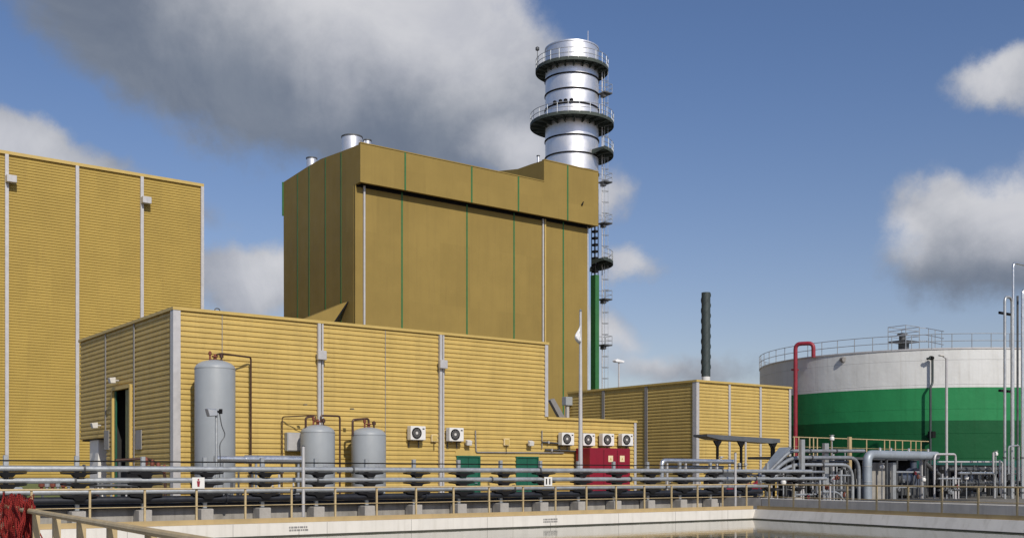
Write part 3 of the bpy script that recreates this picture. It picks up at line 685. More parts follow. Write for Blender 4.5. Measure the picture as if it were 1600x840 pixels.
# floodlight post in front of the tall vessel
b = 5.2; x = a_at(338, b); z = z_at(648, x, b)
T = Thing('floodlight', 'floodlight and cable on a thin grey post before the tall vessel', 'lamp', x, b)
T.part('post', MB().tube([(x, b, 0), (x, b, z+.1)], .045, 10), 'steel')
T.part('lamp_head', MB().prism([(x-.38, z+.22), (x-.02, z+.20), (x+.02, z-.03), (x-.30, z-.06)], 'b', b-.14, b+.14), 'alu', smooth=False, bevel=.02)
T.part('bracket', MB().box(x-.06, x+.18, b-.04, b+.04, z+.08, z+.16).box(x+.12, x+.2, b-.07, b+.07, z+.05, z+.22), 'black', smooth=False)
T.part('cable', MB().tube([(x+.12, b, z+.05), (x+.2, b, z-.4), (x+.35, b, z-.7), (x+.12, b, z-1.0), (x+.15, b, z-1.7), (x+.1, b, z-2.4)], .018, 6, .15), 'steeld')
T.part('base_plate', MB().cbox(x, b, 0, .3, .3, .03), 'steeld', smooth=False)
# plain marker posts
for (px, y0, y1, b, lb) in ((474, 697, 795, 1.5, 'pale bare post standing between the railing and the short vessels'), (1149, 707, 782, 2.2, 'pale bare post by the canopy at the end of the basin')):
    x = a_at(px, b); z = z_at(y0, x, b); T = Thing('marker_post', lb, 'post', x, b)
    T.part('post', MB().tube([(x, b, 0), (x, b, z)], .055, 10), 'trim'); T.part('cap', MB().lathe(x, b, [(.06, z), (.06, z+.02), (.01, z+.04)], 10), 'steeld')
    T.part('base_plate', MB().cbox(x, b, 0, .26, .26, .02), 'steeld', smooth=False)

# ------------------------------------------------------------------ tall hall on the left
c = pd(316, 95); a1h, bH = c; zH = z_at(292, a1h, bH); a0h = a_at(-260, bH)
T = Thing('turbine_hall', 'tall ochre ribbed hall filling the left side with pale downpipes', 'building', a1h, bH)
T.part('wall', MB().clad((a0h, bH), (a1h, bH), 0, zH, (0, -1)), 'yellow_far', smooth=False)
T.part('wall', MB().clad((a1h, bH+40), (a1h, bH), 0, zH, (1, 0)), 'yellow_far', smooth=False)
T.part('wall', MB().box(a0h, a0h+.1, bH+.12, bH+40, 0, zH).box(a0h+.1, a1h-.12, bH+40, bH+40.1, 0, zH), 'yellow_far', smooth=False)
T.part('roof', MB().box(a0h+.1, a1h-.12, bH+.12, bH+39.9, zH-.5, zH-.3), 'roof', smooth=False)
T.part('coping', MB().box(a0h, a1h+.1, bH-.15, bH+.3, zH, zH+.25).box(a1h-.3, a1h+.1, bH+.3, bH+40, zH, zH+.25), 'coping', smooth=False)
for px in (10, 120, 221, 315.2):
    x = a_at(px, bH); dp = T.part('downpipe', MB().box(x-.13, x+.13, bH-.22, bH-.02, 0, zH-.02), 'trim', smooth=False)
    if px in (10, 221):
        z = z_at(281 if px == 10 else 314, x, bH); T.part('rainwater_box', MB().box(x-.12, x+.62, bH-.75, bH-.23, z-.28, z+.28), 'trim', parent=dp, smooth=False, bevel=.02)
for px in (-95, -215):
    x = a_at(px, bH); T.part('downpipe', MB().box(x-.13, x+.13, bH-.22, bH-.02, 0, zH-.02), 'trim', smooth=False)

# ------------------------------------------------------------------ boiler house
aB, bB = pd(563, 100)
zB = z_at(223.5, aB, bB); aBr = a_at(935, bB); aS = a_at(850, bB); zS = z_at(250, aS, bB); zO = z_at(284, aB, bB); rec = 1.0
bk_ = b_at(443, aB)
bl_ = lambda px: b_at(px, aB)
T = Thing('boiler_house', 'tall bronze clad boiler house with green panel lines', 'building', aB, bB)
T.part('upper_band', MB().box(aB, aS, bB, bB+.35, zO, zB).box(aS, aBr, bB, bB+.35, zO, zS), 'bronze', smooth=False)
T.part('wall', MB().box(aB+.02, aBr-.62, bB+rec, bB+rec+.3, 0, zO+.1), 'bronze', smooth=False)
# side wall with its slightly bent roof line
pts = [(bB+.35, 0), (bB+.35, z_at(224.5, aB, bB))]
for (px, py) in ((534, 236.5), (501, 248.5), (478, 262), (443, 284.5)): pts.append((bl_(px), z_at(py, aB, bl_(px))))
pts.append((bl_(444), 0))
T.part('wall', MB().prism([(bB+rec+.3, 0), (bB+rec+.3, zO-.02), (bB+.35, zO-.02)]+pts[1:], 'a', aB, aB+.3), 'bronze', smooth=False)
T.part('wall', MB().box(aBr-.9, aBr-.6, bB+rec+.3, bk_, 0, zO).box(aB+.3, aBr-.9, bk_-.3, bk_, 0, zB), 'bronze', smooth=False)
T.part('upper_band', MB().box(aBr-.35, aBr, bB+.35, bk_, zO, zS), 'bronze', smooth=False)
T.part('painted_soffit_shadow', MB().box(aB+.14, aBr-.76, bB+rec-.02, bB+rec-.004, zO-.22, zO+.09), 'black', smooth=False)  # black strip painted in as the shadow under the overhanging band
T.part('soffit', MB().box(aB+.3, aBr-.02, bB+.35, bB+rec+.02, zO+.1, zO+.3), 'black', smooth=False)  # underside coloured black to deepen the shadow line below the band
T.part('roof', MB().box(aB+.3, aS, bB+.35, bk_-.3, zB-1.2, zB-1.0), 'roof', smooth=False)
# raised part behind the right end of the band
b1 = b_at(809, aS)
T.part('penthouse_wall', MB().prism([(bB+.35, zB-1.0), (bB+.35, zS), (b_at(830, aS), z_at(256.5, aS, b_at(830, aS))), (b1, z_at(264, aS, b1)), (b_at(776, aS), z_at(267.5, aS, b_at(776, aS))), (b_at(776, aS), zB-1.0)], 'a', aS, aS+.3), 'bronze', smooth=False)
T.part('roof', MB().box(aS+.3, aBr-.35, bB+.35, bk_, zO+3, zO+3.2), 'roof', smooth=False)
T.part('corner_trim', MB().box(aB-.02, aB+.12, bB+rec-.05, bB+rec-.003, 0, zO-.01), 'bronze', smooth=False)
for px in (633, 737, 810, 887):
    x = a_at(px, bB); T.part('green_strip', MB().box(x-.085, x+.085, bB-.03, bB-.002, zO, (zS if px > 850 else zB)-.01), 'green', smooth=False)
for px in (628, 729.5, 803, 880):
    x = a_at(px, bB+rec); T.part('green_strip', MB().box(x-.085, x+.085, bB+rec-.03, bB+rec-.002, 0, zO+.05), 'green', smooth=False)
for px in (465, 483, 508.5, 533):
    y = bl_(px); zt = z_at({465: 272, 483: 260, 508.5: 247, 533: 238}[px], aB, y)
    T.part('green_strip', MB().box(aB-.03, aB-.002, y-.07, y+.07, 0, zt), 'green', smooth=False)
for px in (569, 848):
    x = a_at(px, bB+rec); T.part('downpipe', MB().box(x-.15, x+.02, bB+rec-.2, bB+rec-.03, 0, zO-.05), 'trim', smooth=False)
    if px == 848: T.part('downpipe', MB().box(x+.14, x+.3, bB+rec-.2, bB+rec-.03, 0, zO-.05), 'coping', smooth=False)
T.part('green_edge', MB().box(aB-.12, aB+.3, bk_+.003, bk_+.12, z_at(337, aB, bk_), z_at(284.5, aB, bk_)), 'green', smooth=False)
gd = pd(929.5, 121); T.part('green_duct', MB().box(gd[0]-.28, gd[0]+.28, gd[1]-.4, gd[1]+.4, 0, z_at(430, *gd)), 'green', smooth=False)
mm = MB(); z0_ = z_at(430, *gd)
for dx in (-.22, .22):
    for dy in (-.3, .3): mm.tube([(gd[0]+dx, gd[1]+dy, z0_), (gd[0]+dx, gd[1]+dy, zS-1)], .05, 6)
zz_ = z0_+.3
while zz_ < zS-1.5: mm.box(gd[0]-.26, gd[0]+.26, gd[1]-.34, gd[1]+.34, zz_, zz_+.22); zz_ += .75
T.part('support_mast', mm, 'black', smooth=False)
T.part('corner_trim', MB().box(aBr-.75, aBr-.59, bB+rec-.04, bB+rec-.003, 0, zO-.05), 'trim', smooth=False)
x = a_at(909, bB); z = z_at(318, x, bB); T.part('cable_bracket', MB().prism([(x-.12, z-.15), (x+.02, z-.25), (x+.18, z+.25)], 'b', bB-.15, bB-.003), 'black', smooth=False)
# coping edges
T.part('coping', MB().box(aB, aS, bB-.05, bB+.35, zB, zB+.1).box(aS, aBr, bB-.05, bB+.35, zS, zS+.1), 'bronze', smooth=False)
# inclined duct on its left flank
bd = bl_(532); P = lambda px, py: (a_at(px, bd), z_at(py, a_at(px, bd), bd))
Td = Thing('inclined_duct', 'light tan inclined duct rising against the dark side of the boiler house', 'duct', a_at(480, bd), bd-.3)
Td.part('duct', MB().prism([P(440, 511), P(530, 474.5), P(505, 512), P(470, 560), P(420, 560)], 'b', bd-1.6, bd-.2), 'bronze', smooth=False)
Td.part('eave_shadow_strip', MB().prism([P(530, 474.5), P(532, 474.5), P(508, 512), P(505, 512)], 'b', bd-1.63, bd-.2), 'black', smooth=False)  # black strip drawn in as the eave shadow
Td.part('support', MB().box(P(450, 540)[0], P(450, 540)[0]+.3, bd-1.2, bd-.9, 0, P(450, 540)[1]), 'trimdark', smooth=False)
# roof vents
def roof_vent(px, depth_b, wpx, ytop, label, m='stack'):
    a = a_at(px, depth_b); r = wpx/2/pxm(a, depth_b); z = z_at(ytop, a, depth_b)
    T = Thing('roof_vent', label, 'vent', a, depth_b, zB-1.0)
    T.part('pipe', MB().lathe(a, depth_b, [(r, zB-1.0), (r, z), (r-.05, z), (r-.05, z-.8)], 28, close=False), m)
    T.part('rim', MB().annulus(a, depth_b, r, r+.05, z-.12, z, 28), 'steeld'); T.part('cap', MB().lathe(a, depth_b, [(r-.051, z-.75), (r-.051, z-.7)], 28), 'black')
roof_vent(550, bB+4, 32, 214, 'wide silver vent pipe at the near roof corner of the boiler house')
roof_vent(487, bB+12.5, 16, 247, 'narrow silver vent pipe further back on the boiler house roof')
roof_vent(574, bB+3, 12, 219, 'small pale vent just right of the wide roof vent')
roof_vent(841, b_at(812, aS)+1, 4, 243, 'thin white vent stub beside the silver chimney')

# ------------------------------------------------------------------ great silver chimney
aC, bC = pd(893.5, 123); k = pxm(aC, bC); rC = 41.5/k
zc = lambda py: z_at(py, aC, bC)
def zfront(py): y = W(aC, bC).y-rC; return EYE+(HZ-py)*y/F   # height of a ring whose near side shows at this row
T = Thing('chimney', 'great silver chimney with ring platforms behind the boiler house', 'chimney', aC, bC)
ztop = EYE+(HZ-78)*W(aC, bC).y/F
T.part('shell', MB().lathe(aC, bC, [(rC, zO+1.5), (rC, ztop-.15), (rC+.06, ztop-.15), (rC+.06, ztop), (rC-.12, ztop), (rC-.12, ztop-3)], 64, close=False), 'stack')
T.part('flue_cap', MB().lathe(aC, bC, [(rC-.15, ztop-2.9), (rC-.15, ztop-2.8)], 40), 'black')
for py in (112, 136, 159, 208.5, 236, 262):
    z = zfront(py)-.05; T.part('stiffener_ring', MB().annulus(aC, bC, rC-.02, rC+.10, z-.07, z+.07, 64), 'black')
vd = Vector(site(0, 0))-Vector((aC, bC)); t_cam = math.atan2(vd.y, vd.x)      # azimuth facing the viewer, in the site frame
t_lad = t_cam+R(86)
def platform(py, r1, t0=0, t1=2*math.pi, lab=None, front=True):
    z = zfront(py) if front else zc(py)
    full = abs(t1-t0-2*math.pi) < 1e-6
    pl = T.part('platform', MB().annulus(aC, bC, rC+.02, r1, z, z+.14, 64 if full else 16, t0, t1).annulus(aC, bC, r1-.02, r1+.03, z-.12, z+.24, 64 if full else 16, t0, t1), 'grating', label=lab)
    nb = 20 if full else 5
    for i in range(nb+(0 if full else 1)):
        t = t0+(t1-t0)*i/nb; c_, s_ = math.cos(t), math.sin(t)
        m = MB(); q = Vector((-s_, c_))*.06
        prof = [(rC, z-.01), (r1-.1, z-.01), (r1-.1, z-.15), (rC, z-.45)]
        vs = [(aC+r*c_+sg*q.x, bC+r*s_+sg*q.y, zz) for sg in (-1, 1) for r, zz in prof]
        m.add(vs, [(0, 1, 2, 3), (7, 6, 5, 4), (0, 4, 5, 1), (1, 5, 6, 2), (2, 6, 7, 3), (3, 7, 4, 0)])
        T.part('bracket', m, 'grating', parent=pl, smooth=False)
    n = 48 if full else 14
    ring = [(aC+r1*math.cos(t0+(t1-t0)*i/n), bC+r1*math.sin(t0+(t1-t0)*i/n)) for i in range(n+1)]
    m = MB()
    for hh in (.55, 1.1): m.tube([(x, y, z+.14+hh) for x, y in ring], .035, 6)
    for i in range(0, n+(0 if full else 1), 2): m.tube([(*ring[i], z+.1), (*ring[i], z+1.24)], .035, 6)
    T.part('handrail', m, 'steel', parent=pl)
    return z
platform(97, 56.5/k); zp2 = platform(184, 65/k)
platform(244, 64.5/k, t_lad-R(38), t_lad+R(50), 'half platform low on the right of the chimney', front=False)
platform(413, 64/k, t_lad-R(38), t_lad+R(50), 'half platform far down the right of the chimney', front=False)
m = MB()
for (px, w, h) in ((866, 4, 4), (876, 2.5, 3), (884, 3, 3), (893, 3, 4)):
    x = aC; t = t_cam+ (px-893.5)/41.5; zz = zp2+1.9
    m.box(aC+math.cos(t)*(rC+.05)-.15, aC+math.cos(t)*(rC+.05)+.15, bC+math.sin(t)*(rC+.05)-.15, bC+math.sin(t)*(rC+.05)+.15, zz-.2, zz+.2)
T.part('sampling_ports', m, 'black', smooth=False)
# ladder and cage
lx, ly = aC+math.cos(t_lad)*(rC+.42), bC+math.sin(t_lad)*(rC+.42); tx, ty = -math.sin(t_lad)*.28, math.cos(t_lad)*.28
zl = zc(100); lm = MB()
for s_ in (-1, 1): lm.tube([(lx+tx*s_, ly+ty*s_, .2), (lx+tx*s_, ly+ty*s_, zl)], .05, 6)
z = .5
while z < zl: lm.tube([(lx-tx, ly-ty, z), (lx+tx, ly+ty, z)], .022, 4); z += .45
lad = T.part('ladder', lm, 'trim')
cm = MB(); z = 2.5
hoop = lambda z: [(lx+tx*1.2*math.cos(u)+math.cos(t_lad)*.72*math.sin(u), ly+ty*1.2*math.cos(u)+math.sin(t_lad)*.72*math.sin(u), z) for u in [math.pi*j/8 for j in range(9)]]
while z < zl: cm.tube(hoop(z), .028, 4); z += 1.25
for j in (1, 3, 5, 7): cm.tube([hoop(2.5)[j], hoop(zl)[j]], .025, 4)
T.part('ladder_cage', cm, 'steel', parent=lad)
for py in (150, 288, 352, 470, 541):
    z = zc(py); x, y = lx+math.cos(t_lad)*.35, ly+math.sin(t_lad)*.35
    ld = T.part('landing', MB().cbox(x, y, z, 1.15, 1.15, .15).box(x-.5, x-.1, y-.3, y+.3, z-.4, z), 'steeld', smooth=False)
    rm = MB()
    for dx in (-.55, .55):
        for dy in (-.55, .55): rm.tube([(x+dx, y+dy, z), (x+dx, y+dy, z+1.1)], .03, 5)
    for hh in (.6, 1.1): rm.tube([(x-.55, y-.55, z+hh), (x+.55, y-.55, z+hh), (x+.55, y+.55, z+hh), (x-.55, y+.55, z+hh)], .03, 5)
    T.part('handrail', rm, 'steel', parent=ld)
T.part('lightning_rod', MB().tube([(aC-.2, bC-rC, ztop-.2), (aC-.2, bC-rC, ztop+1.1)], .03, 6), 'trim')
x, y = aC+math.cos(t_cam-R(86))*(rC+.9), bC+math.sin(t_cam-R(86))*(rC+.9)
T.part('warning_lamp', MB().tube([(x, y, zfront(97)), (x, y, zc(80))], .04, 6).lathe(x, y, [(.01, zc(80)), (.22, zc(79)), (.22, zc(75)), (.01, zc(73))], 10), 'steeld')

# ------------------------------------------------------------------ right-hand ribbed building
aD, bD = pd(1088, 72); zD = z_at(596, aD, bD); aDr = a_at(1235, bD); bDe = b_at(887, aD)
T = Thing('ribbed_building', 'small yellow ribbed building with a shaded left wall beside the green and white tank', 'building', aD, bD)
T.part('wall', MB().clad((aD, bD), (aDr, bD), 0, zD, (0, -1)), 'yellow', smooth=False)
T.part('wall', MB().clad((aD, bDe), (aD, bD), 0, zD, (-1, 0)), 'yellow', smooth=False)
T.part('wall', MB().box(aDr-.12, aDr, bD+.12, bDe, 0, zD).box(aD+.12, aDr-.12, bDe-.12, bDe, 0, zD), 'yellow', smooth=False)
T.part('roof', MB().box(aD+.12, aDr-.12, bD+.12, bDe-.12, zD-.4, zD-.25), 'roof', smooth=False)
T.part('coping', MB().box(aD-.08, aDr+.08, bD-.1, bD+.2, zD, zD+.14).box(aD-.08, aD+.2, bD+.2, bDe, zD, zD+.14), 'coping', smooth=False)
T.part('corner_trim', MB().box(aD-.05, aD+.22, bD-.06, bD-.003, 0, zD-.01).box(aD-.05, aD-.003, bD, bD+.3, 0, zD-.01), 'trim', smooth=False)
T.part('corner_trim', MB().box(aDr-.2, aDr+.03, bD-.05, bD-.003, 0, zD-.01), 'trim', smooth=False)
for px in (1139.5, 1188): x = a_at(px, bD); T.part('panel_trim', MB().box(x-.10, x+.10, bD-.05, bD-.003, 0, zD-.01), 'trim', smooth=False)
for px in (943, 1010): y = b_at(px, aD); T.part('panel_trim', MB().box(aD-.05, aD-.003, y-.14, y+.14, 0, zD-.01), 'trimdark', smooth=False)
y = bDe-.3; x = aD-.3; z = z_at(633, x, y)
Tb = Thing('meter_box', 'small grey box on a stub post where the two yellow buildings meet', 'box', x, y)
Tb.part('post', MB().box(x-.12, x+.12, y-.1, y+.1, 0, z), 'trim', smooth=False); Tb.part('box', MB().cbox(x+.05, y, z, .75, .5, .65), 'tankgrey', smooth=False, bevel=.02)
xb = a_at(862, 26.5); xe = a_at(880, 26.5)
Tb = Thing('steel_brace', 'slanting grey steel brace seen above the low annex roof', 'brace', xb, 26.5)
Tb.part('beam', MB().prism([(xb-.2, z_at(625, xb, 26.5)), (xb+.15, z_at(622, xb, 26.5)), (xe+.3, z_at(658, xe, 26.5)), (xe-.1, z_at(661, xe, 26.5))], 'b', 26.4, 26.7), 'trimdark', smooth=False)
Tb.part('post', MB().box(xe, xe+.25, 26.4, 26.65, 0, z_at(656, xe, 26.5)), 'trimdark', smooth=False)
# dark chimney with helical strakes
a, b = pd(1103, 92); k = pxm(a, b); r = 6.9/k; zt = z_at(457, a, b); z0 = z_at(588, a, b)
T = Thing('chimney', 'thin dark green chimney with spiral fins behind the small yellow building', 'chimney', a, b)
T.part('shell', MB().lathe(a, b, [(r, z0), (r, zt), (r-.05, zt), (r-.05, zt-.6)], 28, close=False), 'strake')
T.part('base', MB().lathe(a, b, [(r*.95, 0), (r*.95, z0)], 28), 'white')
for s3 in range(3):
    m = MB(); n = 150; vs = []
    for i in range(n+1):
        t = 2*math.pi*(s3/3+i/n*2.6); z = z0+.3+(zt-z0-.35)*i/n; c_, s_ = math.cos(t), math.sin(t); w = .035
        for rr, dz in ((r-.02, -w), (r+.05, -w), (r+.05, w), (r-.02, w)): vs.append((a+rr*c_, b+rr*s_, z+dz))
    fs = [(4*i+j, 4*i+(j+1) % 4, 4*i+4+(j+1) % 4, 4*i+4+j) for i in range(n) for j in range(4)]+[(0, 1, 2, 3), (4*n+3, 4*n+2, 4*n+1, 4*n)]
    m.add(vs, fs); T.part('spiral_fin', m, 'strake')

# ------------------------------------------------------------------ street lamps
def street_lamp(px, b, ytop, label, head):
    a = a_at(px, b); z = z_at(ytop, a, b); T = Thing('flagpole' if head == 'oval' else 'street_lamp', label, 'flagpole' if head == 'oval' else 'street lamp', a, b)
    T.part('pole', MB().tube([(a, b, 0), (a, b, z*.5), (a, b, z)], .1, 12, radii=[.11, .085, .055]), 'trim')
    T.part('base', MB().lathe(a, b, [(.2, 0), (.2, .04), (.13, .06), (.13, .5)], 14), 'steel')
    if head == 'oval':
        zz = z_at(508, a, b); m = MB(); vs = []; fs = []; nu, nv = 12, 14       # limp cloth hanging from its hoist
        for j in range(nv+1):
            v_ = j/nv; wd = .02+.27*math.sin(math.pi*min(1, v_*1.02)**1.25)**.8
            for i in range(nu+1):
                u_ = i/nu; vs.append((a-.05-u_*wd, b-.03+.07*math.sin(u_*11+v_*3)*(.3+v_), zz-.03-v_*.66-.10*u_))
        for j in range(nv):
            for i in range(nu): q_ = j*(nu+1)+i; fs.append((q_, q_+1, q_+nu+2, q_+nu+1))
        m.add(vs, fs); fl = T.part('flag', m, 'lampglass'); so_ = fl.modifiers.new('thick', 'SOLIDIFY'); so_.thickness = .012
        T.part('finial', MB().lathe(a, b, [(.05, z), (.07, z+.05), (.01, z+.12)], 10), 'alu')
    else:
        T.part('lamp_head', MB().prism([(a-.55, z), (a-.4, z-.1), (a+.38, z-.1), (a+.45, z+.03), (a-.3, z+.16)], 'b', b-.2, b+.2), 'lampglass', smooth=False, bevel=.03)
street_lamp(907, 4.0, 487, 'tall thin pale pole with a limp white flag before the red cabinet', 'oval')
street_lamp(967, 30, 564, 'shorter street lamp with a flat white head behind the low annex', 'flat')

# ------------------------------------------------------------------ green and white tank
aT, bT = None, None
ctr_ang = math.atan((1436-800)/F); edge = math.atan((1187-800)/F); sR = math.sin(ctr_ang-edge)
Dt = 105.0; RT = Dt*sR; wx, wy = Dt*math.sin(ctr_ang), Dt*math.cos(ctr_ang)
# scale so the near side stands about 84 m away
sc = 84/(wy-RT*math.cos(ctr_ang)); Dt *= sc; RT *= sc; wx *= sc; wy *= sc
aT, bT = site(wx, wy); HTk = EYE+(HZ-545)*84/F
T = Thing('storage_tank', 'huge round storage tank painted white over two greens', 'storage tank', aT, bT)
T.part('shell', MB().lathe(aT, bT, [(RT, 0), (RT, HTk)], 160, close=False), 'tank')
T.part('roof', MB().lathe(aT, bT, [(RT+.06, HTk-.08), (RT+.06, HTk+.03), (RT, HTk+.05), (.3, HTk+.9), (.01, HTk+.9)], 96), 'trim')
rl = MB(); n = 120; ring = [(aT+(RT+.03)*math.cos(2*math.pi*i/n), bT+(RT+.03)*math.sin(2*math.pi*i/n)) for i in range(n+1)]
for hh in (.55, 1.1): rl.tube([(x, y, HTk+hh) for x, y in ring], .028, 5)
rlo = T.part('rim_railing', rl, 'steel')
pm = MB().tube([(*ring[0], HTk-.1), (*ring[0], HTk+1.1)], .035, 6)
for i in range(0, n, 2):
    T.part('post', MB().tube([(*ring[i], HTk-.05), (*ring[i], HTk+1.1)], .035, 5), 'steel', parent=rlo)
tcm = math.atan2(*(reversed((Vector(site(0, 0))-Vector((aT, bT)))[:2])))
def on_tank(px, off=.2):                                       # site point just off the near wall of the tank at a photo column
    q = (px-800)/F; d = Vector((q, 1)).normalized(); c = Vector((wx, wy)); t = d.dot(c); h2 = (RT+off)**2-(c-d*t).length_squared
    t -= math.sqrt(max(h2, 0)); p = d*t; return site(p.x, p.y)
# gauging platform on the roof
x0, y0 = on_tank(1412, -3.0); x1, y1 = on_tank(1475, -1.2); z0, z1 = HTk+1.0, HTk+.35
gp = T.part('gauging_platform', MB().cbox(x0, y0, z0-.1, 1.9, 1.6, .1).box(x0-.3, x0+.3, y0-.3, y0+.3, HTk+.1, z0-.1), 'steeld', smooth=False)
m = MB()
for dx in (-.95, .95):
    for dy in (-.8, .8): m.tube([(x0+dx, y0+dy, HTk), (x0+dx, y0+dy, z0+1.15)], .035, 5)
for hh in (.4, .8, 1.15): m.tube([(x0-.95, y0-.8, z0+hh), (x0+.95, y0-.8, z0+hh), (x0+.95, y0+.8, z0+hh), (x0-.95, y0+.8, z0+hh), (x0-.95, y0-.8, z0+hh)], .03, 5)
for hh in (.05, .55, 1.1): m.tube([(x0+.95, y0-.8, z0+hh), (x0+1.6, y0-1.0, z0+hh), (x1, y1, z1+hh)], .03, 5)
for s_ in (.3, .6, .9): xx, yy = x0+1.2+(x1-x0-1.2)*s_, y0-.9+(y1-y0+.9)*s_; m.tube([(xx, yy, HTk), (xx, yy, z0+(z1-z0)*s_+1.1)], .03, 5)
T.part('handrail', m, 'steel', parent=gp)
T.part('hatch', MB().lathe(x0-.2, y0, [(.25, z0), (.25, z0+.5), (.4, z0+.5), (.4, z0+.6), (.02, z0+.7)], 12), 'steeld', parent=gp)
x, y = on_tank(1318, .05); z = z_at(561, x, y)
T.part('nozzle', MB().tube([(x, y+.2, z), (x-.08, y-.12, z-.02)], .2, 14), 'trimdark')
def tank_pipe(label, pts, r, m, extra=None):
    T2 = Thing('tank_pipe', label, 'pipe', pts[0][0], pts[0][1]); T2.part('pipe', MB().tube(pts, r, 12, .45), m)
    if extra: extra(T2)
    return T2
x, y = on_tank(1243, 1.0); ztp = z_at(537, x, y); x2, y2 = on_tank(1271, .3)
tank_pipe('dark red pipe bent over the left rim of the tank', [(x, y, 0), (x, y, ztp), (x2, y2, ztp-.02), (x2, y2, HTk-.1)], .17, 'redpipe',
          lambda T2: T2.part('clamp', MB().cbox(x+.3, y+.3, z_at(578, x, y), .6, .3, .15), 'redpipe', smooth=False))
x, y = on_tank(1457, .3); zt = z_at(557, x, y)
def gfit(T2):
    T2.part('flange', MB().tube([(x-.28, y, zt-.1), (x+.0, y, zt-.1)], .16, 10), 'black'); T2.part('valve', MB().cbox(x-.1, y, 4.4, .45, .4, .5), 'black', smooth=False)
tank_pipe('dark green overflow pipe down the front of the tank', [(x-.28, y+.3, zt-.15), (x-.28, y, zt-.12), (x, y, zt), (x, y, 8.6), (x-.28, y, 8.3), (x-.28, y, .3)], .09, 'strake', gfit)
x, y = on_tank(1479, 13)
T = Thing('lamp_post', 'thin pale lamp post with a short arm before the tank', 'lamp post', x, y); zt = z_at(559, x, y)
T.part('pole', MB().tube([(x, y, 0), (x, y, zt)], .085, 10), 'trim'); T.part('arm', MB().tube([(x, y, zt-.05), (x-.5, y, zt+.1)], .04, 8), 'trim')
T.part('lamp_head', MB().box(x-.85, x-.4, y-.1, y+.1, zt+.08, zt+.17), 'offwhite', smooth=False, bevel=.02)

# ------------------------------------------------------------------ canopy and pumps before the right building
b = 12.0; x0, x1 = a_at(1103, b), a_at(1217, b); zl_, zr_ = z_at(681, x0, b), z_at(688, x1, b)
T = Thing('pump_canopy', 'dark flat canopy on posts before the small yellow building', 'canopy', x0, b)
T.part('roof', MB().prism([(x0, zl_), (x0, zl_+.12), (x1, zr_+.12), (x1, zr_-.12), (x1-.8, zr_-.18), (x0+1.0, zl_-.16)], 'b', b-.1, b+1.0), 'slate', smooth=False)
for px, bb in ((1121, b), (1158, b), (1209, b), (1121, b+.8), (1158, b+.8), (1206, b+.8)):
    x = a_at(px, bb); T.part('post', MB().box(x-.06, x+.06, bb-.06, bb+.06, 0, zr_-.1), 'black', smooth=False)
    T.part('bracket', MB().prism([(x-.35, zr_-.1), (x+.35, zr_-.1), (x+.07, zr_-.45), (x-.07, zr_-.45)], 'b', bb-.04, bb+.04), 'black', smooth=False)
def pump(a, b, z, label, m, s=1.0):
    T = Thing('pump', label, 'pump', a, b, z)
    T.part('motor', MB().tube([(a-.55*s, b, z+.55*s), (a+.25*s, b, z+.55*s)], .27*s, 18), m)
    T.part('fan_cover', MB().tube([(a-.72*s, b, z+.55*s), (a-.54*s, b, z+.55*s)], .23*s, 18), 'steeld')
    T.part('volute', MB().tube([(a+.45*s, b-.13*s, z+.55*s), (a+.45*s, b+.13*s, z+.55*s)], .36*s, 20), m)
    T.part('outlet', MB().tube([(a+.45*s, b, z+.8*s), (a+.45*s, b, z+1.2*s)], .11*s, 12), m)
    T.part('outlet_flange', MB().tube([(a+.45*s, b, z+1.16*s), (a+.45*s, b, z+1.22*s)], .19*s, 14), 'steeld')
    T.part('base_frame', MB().box(a-.7*s, a+.8*s, b-.3*s, b+.3*s, z, z+.22*s), 'steeld', smooth=False)
pump(a_at(1175, 11), 11, .3, 'red pump under the canopy', 'redpipe', .9)
pump(a_at(1140, 10.6), 10.6, .2, 'smaller red pump between the canopy posts', 'redpipe', .7)
xx = a_at(1135, 12.6)
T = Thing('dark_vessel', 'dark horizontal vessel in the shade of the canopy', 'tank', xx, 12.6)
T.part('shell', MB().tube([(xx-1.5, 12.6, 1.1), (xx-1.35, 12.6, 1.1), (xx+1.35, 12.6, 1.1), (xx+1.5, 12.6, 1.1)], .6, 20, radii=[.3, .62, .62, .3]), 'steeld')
for s_ in (-.9, .9): T.part('saddle', MB().box(xx+s_-.12, xx+s_+.12, 12.2, 13.0, 0, .65), 'steeld', smooth=False)
bq = 6.2; x0, x1 = a_at(1034, bq), a_at(1147, bq); z = z_at(720.5, x1, bq)
T = Thing('lagged_pipe', 'silver pipe on short posts left of the canopy', 'pipe', x0, bq)
T.part('pipe', MB().tube([(x0, bq, z-.9), (x0, bq, z), (x1, bq, z)], .12, 14, .25), 'alu')
T.part('pipe', MB().tube([(x0+.5, bq+.5, z-.3), (x1-.3, bq+.5, z-.3)], .08, 12), 'steel')
for px in (1042, 1071, 1120): x = a_at(px, bq); T.part('post', MB().box(x-.05, x+.05, bq-.05, bq+.05, 0, z-.1), 'trim', smooth=False)
T.part('valve', MB().lathe(x1-1.0, bq, [(.05, z+.05), (.05, z+.2), (.14, z+.2), (.14, z+.26)], 12), 'alu')
T = Thing('standpipe', 'pale standpipe with fittings right of the bare post', 'pipe', a_at(1165, 5), 5)
x = a_at(1165, 5); T.part('pipe', MB().tube([(x, 5, 0), (x, 5, z_at(690, x, 5))], .05, 10), 'trim')
for zz in (.9, 1.4, 2.0): T.part('coupling', MB().lathe(x, 5, [(.09, zz), (.09, zz+.12)], 10), 'alu')

